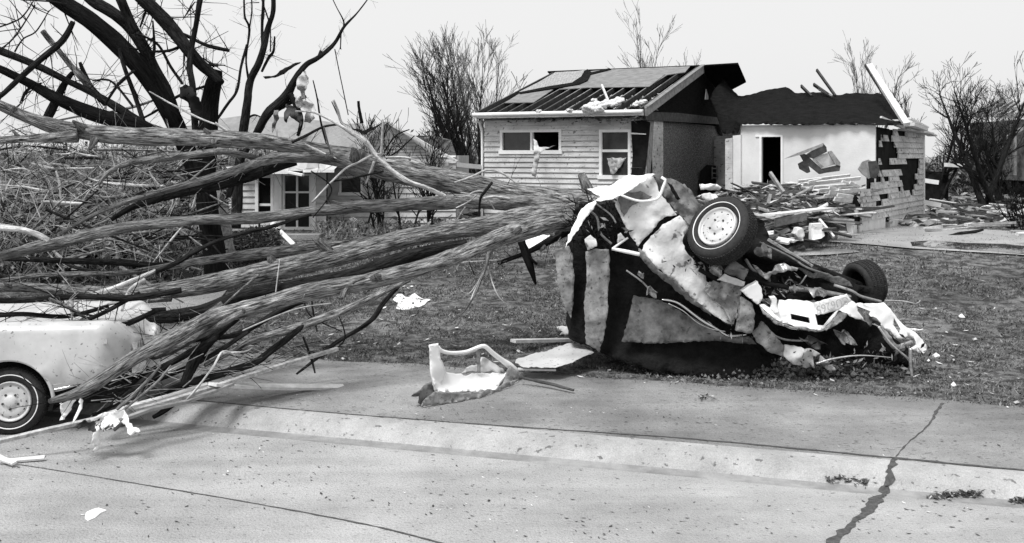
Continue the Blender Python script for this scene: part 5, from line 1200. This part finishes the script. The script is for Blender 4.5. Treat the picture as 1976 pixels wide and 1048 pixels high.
# side panels
Yq = lambda x, y: 11.95+ (x-1190)*.0006 - (y-340)*.0006
S('quarter_panel', [(x, y, 12) for x, y in [(1261,341),(1277,377),(1307,415),(1288,417),(1273,427),(1254,450),(1231,475),(1216,454),(1204,431),(1193,408),(1187,394),(1193,381),(1204,375),(1223,360),(1238,349)]], 'paint2', Yf=Yq, thick=.03, crumple=.03, grid=7)
S('quarter_panel', [(x, y, 12) for x, y in [(1238,484),(1246,470),(1261,452),(1275,438),(1290,428),(1312,416),(1336,438),(1322,454),(1317,465),(1321,480),(1326,488),(1345,511),(1359,522),(1364,545),(1359,557),(1380,585),(1400,600),(1420,612),(1416,626),(1399,621),(1368,602),(1330,572),(1307,545),(1269,518)]], 'paint2', Yf=Yq, thick=.03, crumple=.03, grid=7)
S('window_gap', [(x, y, 12) for x, y in [(1229,475),(1254,448),(1273,425),(1288,415),(1312,413),(1292,430),(1276,440),(1262,456),(1248,472),(1239,486)]], 'under', Yf=lambda x, y: Yq(x, y)+.05, thick=.05, crumple=.02, grid=6)
S('floor_panel', [(1265,343,12.0),(1284,343,12.05),(1307,349,12.1),(1322,356,12.15),(1332,366,12.15),(1345,387,12.1),(1358,396,12.1),(1372,408,12.0),(1360,418,12.0),(1348,430,12.0),(1334,437,11.95),(1312,415,11.95),(1290,392,12.0),(1278,372,12.0),(1268,356,12.0)], 'grey', thick=.03, crumple=.09, grid=5, freq=6)
S('floor_tear', [(1288,352,11.9),(1296,356,11.9),(1306,372,11.9),(1313,384,11.9),(1308,386,11.9),(1298,372,11.9)], 'under', thick=.03, crumple=.01, grid=5)
S('dent_rust', [(1192,385,11.9),(1200,372,11.9),(1222,372,11.9),(1236,368,11.9),(1258,378,11.9),(1250,384,11.9),(1232,392,11.9),(1216,402,11.9),(1203,418,11.9),(1199,408,11.9)], 'grey', Yf=lambda x, y: Yq(x, y)-.035, thick=.01, crumple=.04, grid=4)
mb = MB(); q = [(1198,376),(1212,382),(1235,388),(1260,386),(1272,380),(1280,360),(1284,347),(1276,342)]
mb.tube([P(x, y, 11.72) for x, y in q], [.014]*4+[.017]*4, 7); mb.build('wire_loop', M['trim'], wk, smooth=True)
S('lower_flange', [(1232,478,11.9),(1240,484,11.85),(1269,518,11.85),(1307,546,11.8),(1340,578,11.8),(1372,604,11.8),(1372,610,11.85),(1330,582,11.85),(1300,556,11.9),(1262,526,11.9),(1234,494,11.9)], 'grey', thick=.05, crumple=.03, grid=6)
mb = MB(); q = [(1277,578),(1307,584),(1338,606),(1360,622),(1384,635),(1406,648),(1441,646)]
mb.tube([P(x, y, 11.95) for x, y in q], [.008,.014,.018,.018,.016,.016,.008], 8); mb.build('roof_trim', M['chrome'], wk, smooth=True)
mb = MB(); mb.tube([P(x, y, 11.93) for x, y in [(1290,586),(1318,600),(1345,622),(1370,634),(1400,640)]], [.006]*5, 6); mb.build('roof_trim', M['steel'], wk, smooth=True)
# crumpled tail pieces
S('tail_panel', [(1359,560,11.9),(1380,545,11.9),(1396,530,11.85),(1408,536,11.8),(1424,540,11.8),(1437,549,11.8),(1430,570,11.75),(1426,583,11.7),(1422,614,11.75),(1410,625,11.8),(1399,600,11.8),(1374,578,11.85)], 'mottle', thick=.03, crumple=.10, grid=5, freq=7)
S('tail_panel', [(1385,542,11.75),(1400,530,11.7),(1412,536,11.65),(1438,544,11.65),(1436,552,11.68),(1418,552,11.7),(1404,548,11.7)], 'paint2', thick=.03, crumple=.04, grid=5)
S('bumper_bracket', [(1399,527,11.7),(1408,512,11.68),(1418,503,11.65),(1432,512,11.62),(1446,522,11.62),(1441,532,11.65),(1436,541,11.68),(1422,535,11.7),(1410,534,11.7)], 'grey', thick=.06, crumple=.05, grid=5)
S('bumper_end', [(1431,562,11.6),(1446,551,11.6),(1462,543,11.6),(1470,557,11.6),(1472,570,11.6),(1467,585,11.6),(1462,588,11.6)], 'white', thick=.10, crumple=.01, grid=5)
S('body_post', [(1429,574,11.65),(1442,580,11.62),(1454,588,11.65),(1456,610,11.65),(1454,641,11.7),(1440,644,11.68),(1422,641,11.7),(1427,610,11.65)], 'mottle', thick=.08, crumple=.04, grid=6)
S('fender_scrap', [(1453,645,11.85),(1472,623,11.8),(1490,640,11.8),(1514,669,11.8),(1514,692,11.85),(1483,676,11.85),(1460,660,11.85)], 'mottle', thick=.03, crumple=.05, grid=6)
S('fender_scrap', [(1516,669,11.8),(1540,669,11.8),(1563,672,11.8),(1582,681,11.8),(1570,690,11.8),(1571,709,11.85),(1556,713,11.9),(1525,697,11.85),(1514,690,11.8)], 'paint2', thick=.03, crumple=.06, grid=5)
S('fender_scrap', [(1582,684,11.85),(1598,696,11.85),(1613,712,11.9),(1601,715,11.9),(1588,706,11.9),(1580,696,11.85)], 'paint2', thick=.03, crumple=.03, grid=5)
vout = [(1505,580),(1528,579),(1569,584),(1600,580),(1640,578),(1652,586),(1680,586),(1707,585),(1721,600),(1732,615),(1750,632),(1765,640),(1780,655),(1789,672),(1786,681),(1778,683),(1757,672),(1768,666),(1763,652),(1753,648),(1740,657),(1733,655),(1716,638),(1690,628),(1640,610),(1634,604),(1620,600),(1591,636),(1575,636),(1530,630),(1500,619),(1480,603),(1466,590),(1476,588),(1498,603)]
vh = [[(1526,606),(1561,612),(1564,624),(1528,618)],[(1573,606),(1590,607),(1618,598),(1591,629),(1577,627)],[(1653,590),(1680,601),(1678,611),(1655,600)],[(1725,613),(1738,635),(1737,646),(1725,628)]]
Yv = lambda x, y: 11.55+(x-1460)*.0022-(y-600)*.003*(1 if x < 1640 else .6)
S('valance', [(x, y, 12) for x, y in vout], 'white', Yf=Yv, holes=vh, thick=.04, crumple=.025, grid=6)
S('valance_lip', [(1591,636,11.7),(1604,622,11.72),(1620,602,11.76),(1636,606,11.8),(1628,616,11.78),(1612,628,11.72),(1594,638,11.7)], 'mottle', thick=.02, crumple=.02, grid=5)
S('bumper_edge', [(1466,590,11.55),(1480,604,11.55),(1500,620,11.6),(1530,631,11.65),(1575,638,11.75),(1591,638,11.78),(1575,642,11.78),(1528,636,11.68),(1496,626,11.62),(1472,606,11.57)], 'chrome', thick=.03, crumple=.01, grid=6)
S('bumper_edge', [(1484,572,11.6),(1494,570,11.58),(1500,580,11.58),(1503,604,11.58),(1494,606,11.6),(1488,596,11.6),(1490,582,11.6)], 'white', thick=.04, crumple=.03, grid=5)
plate = S('licence_plate', [(1572,585,11.64),(1600,575,11.70),(1634,567,11.78),(1644,580,11.80),(1620,597,11.74),(1600,602,11.70),(1578,609,11.65)], 'white', thick=.008, crumple=.012, grid=6)
tc_ = bpy.data.curves.new('plate_text', 'FONT'); tc_.body = "CU6265"; tc_.size = .125; tc_.extrude = .002; tc_.align_x = 'CENTER'; tc_.align_y = 'CENTER'; tc_.space_character = 1.05
to = bpy.data.objects.new('plate_tmp', tc_); COL.objects.link(to)
bpy.context.view_layer.update()
me_ = bpy.data.meshes.new_from_object(to.evaluated_get(bpy.context.evaluated_depsgraph_get())); bpy.data.objects.remove(to)
cpl = P(1607,588,11.66); xr = -(P(1640,574,11.79)-P(1574,596,11.64)).normalized(); nrm_ = Vector((0,-1,.15)).normalized(); yr = nrm_.cross(xr).normalized(); nrm_ = xr.cross(yr)
Mt = Matrix((xr, yr, nrm_)).transposed().to_4x4(); Mt.translation = cpl
me_.transform(Mt); M['ink'] = mat('plate ink', .35, .42); me_.materials.clear(); me_.materials.append(M['ink'])
pt = bpy.data.objects.new('plate_number', me_); COL.objects.link(pt); pt.parent = plate; me_.transform(parent_world(plate).inverted())
# rails, brackets, axle
mb = MB(); mb.tube([P(1500,560,12.0), P(1545,558,12.0), P(1600,566,12.1), P(1640,574,12.2)], [.03]*4, 8); mb.build('frame_rail', M['mottle'], wk, smooth=True)
S('frame_rail', [(1539,516,12.0),(1580,525,12.05),(1626,537,12.1),(1640,544,12.1),(1648,556,12.1),(1626,552,12.1),(1600,544,12.1),(1557,532,12.0)], 'grey', thick=.05, crumple=.04, grid=6)
S('exhaust_bracket', [(1452,510,11.85),(1462,516,11.8),(1475,528,11.78),(1495,520,11.78),(1508,508,11.8),(1514,507,11.8),(1540,516,11.85),(1536,522,11.85),(1516,516,11.82),(1502,528,11.8),(1480,537,11.8),(1466,530,11.8)], 'steel', thick=.04, crumple=.07, grid=4, freq=8)
mb = MB(); mb.tube([P(1430,470,12.4), P(1480,490,12.2), P(1520,500,12.05), P(1565,516,11.9)], [.16,.12,.07,.01], 10, .1); mb.build('drive_shaft', M['under'], wk, smooth=True)
mb = MB(); mb.bar(P(1482,462,12.2), P(1568,514,11.9), .03, .03); mb.build('frame_rail', M['mottle'], wk)
mb = MB(); mb.tube([P(1400,450,12.1), P(1480,490,12.4), P(1570,520,12.6), P(1660,552,12.8)], [.05,.09,.07,.05], 10); mb.build('axle', M['under'], wk, smooth=True)
mb = MB(); mb.tube([P(x, y, 11.8) for x, y in [(1695,630),(1712,655),(1728,672),(1750,690),(1757,700)]], [.014]*5, 6); mb.tube([P(x, y, 11.75) for x, y in [(1757,672),(1757,700),(1760,728)]], [.022,.02,.014], 6); mb.tube([P(1760,729,11.75), P(1775,722,11.75)], [.01,.006], 5)
mb.tube([P(x, y, 11.6) for x, y in [(1575,702),(1610,692),(1660,686),(1720,690)]], [.014,.012,.008,.004], 6); mb.build('strut', M['steel'], wk, smooth=True)
S('bumper_strip', [(1700,632,11.9),(1712,640,11.9),(1724,658,11.9),(1738,668,11.88),(1760,658,11.85),(1764,664,11.85),(1742,676,11.88),(1724,674,11.9),(1708,656,11.9)], 'mottle', thick=.03, crumple=.03, grid=5)
S('tail_spike', [(1750,632,11.95),(1772,636,11.95),(1782,635,11.95),(1766,641,11.95)], 'white', thick=.02, crumple=.0, grid=5)
wheel(wk, P(1393,445,11.72), (-.62,-.60,.50), .395, .25, True, (.74,.758))
wheel(wk, P(1668,548,12.9), (-.86,-.34,-.16), .29, .27, False)
RW = random.Random(5)
for pts, w_, m_ in (([(1468,470),(1500,486),(1530,500),(1560,520),(1600,530)],.012,'grey'),([(1350,520),(1400,540),(1440,535),(1480,548),(1520,556)],.03,'under'),([(1505,560),(1520,540),(1540,545),(1552,532)],.008,'mottle'),([(1440,500),(1452,520),(1478,532),(1486,552)],.018,'grey'),([(1610,548),(1640,560),(1660,575),(1700,584)],.016,'mottle'),([(1480,640),(1510,655),(1545,660)],.012,'mottle'),([(1210,520),(1240,545),(1262,575)],.01,'mottle'),([(1130,402),(1150,420),(1160,450),(1180,470)],.014,'grey'),([(1148,396),(1172,412),(1190,430)],.01,'mottle')):
    mb = MB(); mb.tube([P(x+RW.gauss(0,2), y+RW.gauss(0,2), 11.86+RW.uniform(-.05,.06)) for x, y in pts], [w_]*len(pts), 7, .1); mb.build('pipe', M[m_], wk, smooth=True)
for pts, m_ in (([(1450,478),(1475,470),(1492,482),(1486,496),(1462,494)],'grey'),([(1560,560),(1590,556),(1600,570),(1572,576)],'steel'),([(1655,600),(1690,612),(1700,628),(1672,622)],'grey'),([(1540,648),(1580,652),(1600,668),(1560,668)],'grey'),([(1610,640),(1640,644),(1652,664),(1622,660)],'mottle'),([(1378,508),(1392,520),(1388,540),(1372,530)],'steel'),([(1250,552),(1268,560),(1262,574),(1246,566)],'grey'),([(1232,520),(1242,524),(1240,534),(1230,530)],'mottle')):
    S('torn_metal', [(x, y, 11.88+RW.uniform(-.05,.05)) for x, y in pts], m_, thick=.01, crumple=.12, grid=4, freq=9)
mb = MB()
for _ in range(420):          # shards, wires and turf hanging along the torn seams
    x, y = RW.choice(((1560,690),(1640,700),(1700,690),(1480,560),(1520,545),(1150,440),(1350,515),(1430,640),(1740,680))); x += RW.gauss(0,26); y += RW.gauss(0,10)
    p = P(x, y, 11.82+RW.uniform(-.05,.1)); L = RW.uniform(.01,.06)
    d = Vector((RW.gauss(0,1), RW.gauss(0,.5), RW.gauss(0,1))).normalized()*L; e = d.cross(Vector((RW.gauss(0,1),RW.gauss(0,1),RW.gauss(0,1)))).normalized()*L*RW.uniform(.1,.5)
    mb.quad(p-d, p+e, p+d, p-e, RW.choice((0,0,1,2)))
tag(mb.build('shards', [M['under'], M['grey'], M['mottle']], wk), kind='stuff')
# standing door panels and roof skin at left
S('door_panel', [(1071,483,12.5),(1085,478,12.45),(1098,474,12.45),(1105,490,12.45),(1108,540,12.45),(1106,580,12.5),(1102,616,12.5),(1090,592,12.5),(1078,560,12.5),(1073,520,12.5)], 'mottle', thick=.05, crumple=.03, grid=7)
S('door_shell', [(1098,478,12.7),(1104,440,12.8),(1140,440,12.7),(1150,480,12.6),(1136,560,12.6),(1134,640,12.55),(1144,672,12.5),(1120,662,12.6),(1099,655,12.65),(1102,600,12.65)], 'under', thick=.3, crumple=.02, grid=14)
S('door_panel', [(1130,486,12.3),(1150,480,12.25),(1175,482,12.3),(1177,520,12.3),(1174,560,12.3),(1171,610,12.3),(1166,645,12.3),(1157,681,12.35),(1144,672,12.35),(1131,664,12.35),(1129,620,12.3),(1128,590,12.3),(1132,540,12.3)], 'mottle', thick=.05, crumple=.035, grid=6)
S('door_latch', [(1128,462,12.25),(1140,455,12.2),(1150,462,12.2),(1152,474,12.2),(1134,484,12.25)], 'paint2', thick=.03, crumple=.04, grid=4)
S('bonnet_sheet', [(1132,364,12.1),(1150,362,12.05),(1180,357,12.0),(1215,340,11.95),(1245,335,11.95),(1266,337,11.95),(1240,350,11.85),(1225,360,11.8),(1200,376,11.75),(1180,386,11.75),(1160,391,11.75),(1150,388,11.8),(1160,380,11.9),(1145,372,12.0)], 'white', thick=.012, crumple=.06, grid=5)
S('bonnet_sheet', [(1149,387,11.8),(1152,392,11.78),(1141,408,11.75),(1128,425,11.7),(1112,448,11.65),(1090,480,11.6),(1096,460,11.65),(1108,432,11.7),(1122,404,11.75),(1136,392,11.8)], 'white', thick=.012, crumple=.03, grid=5)
mb = MB(); mb.tube([P(1181,480,11.9), P(1206,485,11.85), P(1234,491,11.85)], [.018,.024,.024], 6); mb.tube([P(1182,480,11.9), P(1196,470,12.0), P(1212,459,12.0)], [.014,.014,.012], 6); mb.build('window_frame', M['trim'], wk, smooth=True)
S('glass_shard', [(1192,453,12.3),(1198,449,12.3),(1208,463,12.3),(1192,472,12.3)], 'clothw', thick=.01, crumple=.01)
mb = MB()
for _ in range(260):
    px = R.uniform(1105,1200); py = R.uniform(392,470); grow(mb, P(px,py,12.45+R.uniform(-.1,.1)), Vector((R.gauss(0,1), R.gauss(-.3,.3), R.gauss(0,1))), R.uniform(.05,.25), R.uniform(.003,.012), 1, .7, 0, 3, 2, .002, 3)
tag(mb.build('torn_wiring', M['barkd'], wk), kind='stuff')
# curved skin lying on the grass at its foot
tag(sheet('bent_panel', [(994,700,11.9),(996,694,12.1),(1020,686,12.4),(1050,680,12.6),(1080,668,12.9),(1102,663,13.0),(1125,668,12.9),(1146,680,12.6),(1120,692,12.3),(1090,704,12.1),(1072,710,11.9),(1040,710,11.85),(1010,708,11.85)], M['paint'], None, thick=.015, crumple=.02, Yf=lambda x, y: 12.0+(706-y)*.02+(.0), grid=6), 'curved white car panel lying on the grass left of the overturned car', 'car panel')
# torn door frame in front
df = empty('torn_door_frame', P(900,765,11.1), 'white torn car door frame lying on the pavement edge in front of the lawn', 'door frame')
def D(name, pts, mt, **k): return sheet(name, pts, M[mt], df, **k)
Yd = lambda x: 10.95+(x-820)*.0058
D('pillar', [(827,668,Yd(827)),(835,666,Yd(835)),(845,665,Yd(845)),(848,676,Yd(848)),(850,695,Yd(850)),(858,712,Yd(855)),(860,722,Yd(860)),(850,745,Yd(850)),(840,756,Yd(840)),(834,738,Yd(834)),(830,718,Yd(830)),(828,690,Yd(828))], 'white', thick=.08, crumple=.015, grid=5)
D('side_skin', [(832,720,Yd(832)),(858,720,Yd(858)+.05),(900,724,Yd(900)+.1),(940,722,Yd(940)+.15),(972,721,Yd(972)+.15),(980,716,Yd(980)),(972,732,Yd(972)),(956,752,Yd(956)-.1),(920,756,Yd(920)-.12),(887,758,Yd(887)-.12),(838,756,Yd(838)-.06)], 'white', thick=.02, crumple=.03, grid=6)
D('lower_skin', [(839,756,Yd(838)-.05),(887,758,Yd(887)-.1),(920,757,Yd(920)-.1),(956,752,Yd(956)-.1),(975,738,Yd(975)-.1),(1000,732,Yd(990)),(985,746,Yd(980)),(930,766,Yd(930)+.1),(873,777,Yd(873)+.1),(840,782,Yd(840)+.08),(812,784,Yd(812)+.05),(820,770,Yd(820))], 'mottle', thick=.02, crumple=.01, grid=6, Yf=lambda x, y: 10.80+(x-812)*.0036+max(0,x-930)*.004)
D('end_cap', [(793,767,Yd(793)),(812,752,Yd(812)),(832,738,Yd(832)),(840,756,Yd(840)),(826,772,Yd(826)),(814,785,Yd(814)),(806,778,Yd(806)),(808,766,Yd(808))], 'grey', thick=.05, crumple=.05, grid=5)
D('hinge_plate', [(960,752,Yd(960)-.08),(972,735,Yd(970)),(978,714,Yd(978)),(985,706,Yd(985)),(998,715,Yd(998)),(1005,724,Yd(1003)),(1000,736,Yd(1000)),(985,745,Yd(985)),(968,752,Yd(968))], 'mottle', thick=.06, crumple=.06, grid=5)
mb = MB(); q = [(845,670),(852,677),(870,681),(898,679),(915,673),(930,668),(938,670),(954,684),(970,696),(984,706),(998,718)]
mb.tube([P(x, y, Yd(x)+.1) for x, y in q], [.022,.022,.02,.02,.02,.024,.026,.028,.03,.04,.035], 9); mb.build('window_frame', M['white'], df, smooth=True)
mb = MB(); q = [(860,681),(880,686),(900,684),(922,676)]; mb.tube([P(x, y, Yd(x)+.15) for x, y in q], [.008]*4, 6); mb.build('seal', M['mottle'], df, smooth=True)
mb = MB(); mb.tube([P(922,676,Yd(922)+.12), P(924,700,Yd(922)+.14), P(924,720,Yd(922)+.12)], [.022,.02,.02], 8); mb.build('divider', M['mottle'], df, smooth=True)
D('inner_skin', [(890,720,Yd(890)+.25),(905,708,Yd(905)+.3),(926,702,Yd(926)+.3),(928,690,Yd(928)+.3),(950,700,Yd(950)+.3),(970,708,Yd(970)+.25),(974,718,Yd(974)+.2),(940,722,Yd(940)+.22)], 'paint', thick=.02, crumple=.06, grid=6)
log([(1003,728,11.75,7),(1040,736,11.65,8),(1075,744,11.5,7),(1107,753,11.35,5)], M['woodd'], 'dark straight rod lying on the grass edge beside the torn door frame', 'rod', 'dark_rod')
thing_bar('long_plank', (990,658,13.6), (1100,656,14.2), .12, .04, M['woodl'], 'white lath on the lawn pointing at the foot of the overturned car', 'plank')
thing_bar('long_plank', (1000,712,12.0), (1072,714,12.1), .05, .02, M['woodl'], 'thin white lath lying under the curved white car panel', 'plank')
tag(sheet('paper_scrap', [(1074,631,14.6),(1098,630,14.6),(1098,646,14.5),(1080,646,14.5),(1086,640,14.5),(1076,637,14.6)], M['clothw'], None, thick=.03, crumple=.03, grid=5), 'torn white scrap beside the dark standing door panel', 'paper')
tag(sheet('crumpled_sheet', [(758,578,17.4),(766,570,17.5),(775,568,17.5),(790,572,17.5),(800,567,17.5),(818,574,17.4),(830,581,17.3),(815,590,17.2),(795,594,17.1),(778,598,17.1),(764,596,17.1),(768,586,17.3)], M['clothw'], None, thick=.02, crumple=.05, grid=5, freq=6), 'crumpled white sheet lying on the lawn under the lower trunk', 'sheet')
tag(sheet('plywood_sheet', [(1003,460,20),(1030,455,20.2),(1062,452,20.4),(1060,470,20),(1030,486,19.6),(1005,480,19.6)], M['clothw'], None, thick=.05, crumple=.04, grid=8), 'white panel glimpsed on the ground under the root end of the trunks', 'panel')
o = log([(848,607-95,15.5,5),(900,604-98,15.6,4),(960,502,15.8,3)], M['twigl'], 'pale stick lying on the lawn behind the lower trunk', 'branch', 'broken_branch')
log([(1704,580,14.2,3),(1740,581,14.0,4),(1768,586,14.0,3),(1776,579,14.0,2)], M['twigl'], 'pale forked stick on the lawn right of the far wrecked wheel', 'branch', 'broken_branch')
for x, y, s_, lb in ((1806,688,7,'white wood chip on the lawn just right of the crushed bumper'),(1856,612,6,'small white scrap alone on the lawn at the far right'),(1840,765-20,5,'white crumb near the pavement at the lower right')):
    Y = 2.45*F/(y-HY) if y > 700 else 2.3*F/(y-HY)
    s_ *= .55; flat('paper_scrap', [(x-s_*2,y),(x-s_,y-s_*.7),(x+s_,y-s_*.4),(x+s_*2,y+s_*.4),(x,y+s_*.5)], 0, M['clothw'], lb, 'paper', .03, .02)
# dirt clumps lying on the kerb at right
for line, n_, lb in (([(1594,931),(1625,924),(1660,932),(1672,937)],90,'dark clump of sodden leaves on the kerb left of the wide crack'),([(1793,962),(1830,958),(1860,955),(1892,957)],240,'dark clump of leaves and straw on the kerb right of the wide crack'),([(1950,970),(1970,968),(1990,972)],70,'small dark leaf clump in the gutter at the right edge'),([(1350,770),(1362,768),(1380,770)],50,'small dark leaf clump lying on the pavement below the overturned car')):
    mb = MB()
    for _ in range(n_):
        i = R.randrange(len(line)-1); t = R.random(); x = line[i][0]+(line[i+1][0]-line[i][0])*t+R.gauss(0,4); y = line[i][1]+(line[i+1][1]-line[i][1])*t+R.gauss(0,3)
        p = hitg(x, y)+Vector((0,0,R.uniform(.003,.03))); L = R.uniform(.008,.035)
        d = Vector((R.gauss(0,1), R.gauss(0,1), R.gauss(0,.25))).normalized()*L; e = d.cross(Vector((R.gauss(0,.3),R.gauss(0,.3),1))).normalized()*L*R.uniform(.15,.5)
        mb.quad(p-d, p+e, p+d, p-e, 0 if R.random() < .85 else 1)
    tag(mb.build('leaf_clump', [M['woodd'], M['twigl']]), lb, 'leaves')
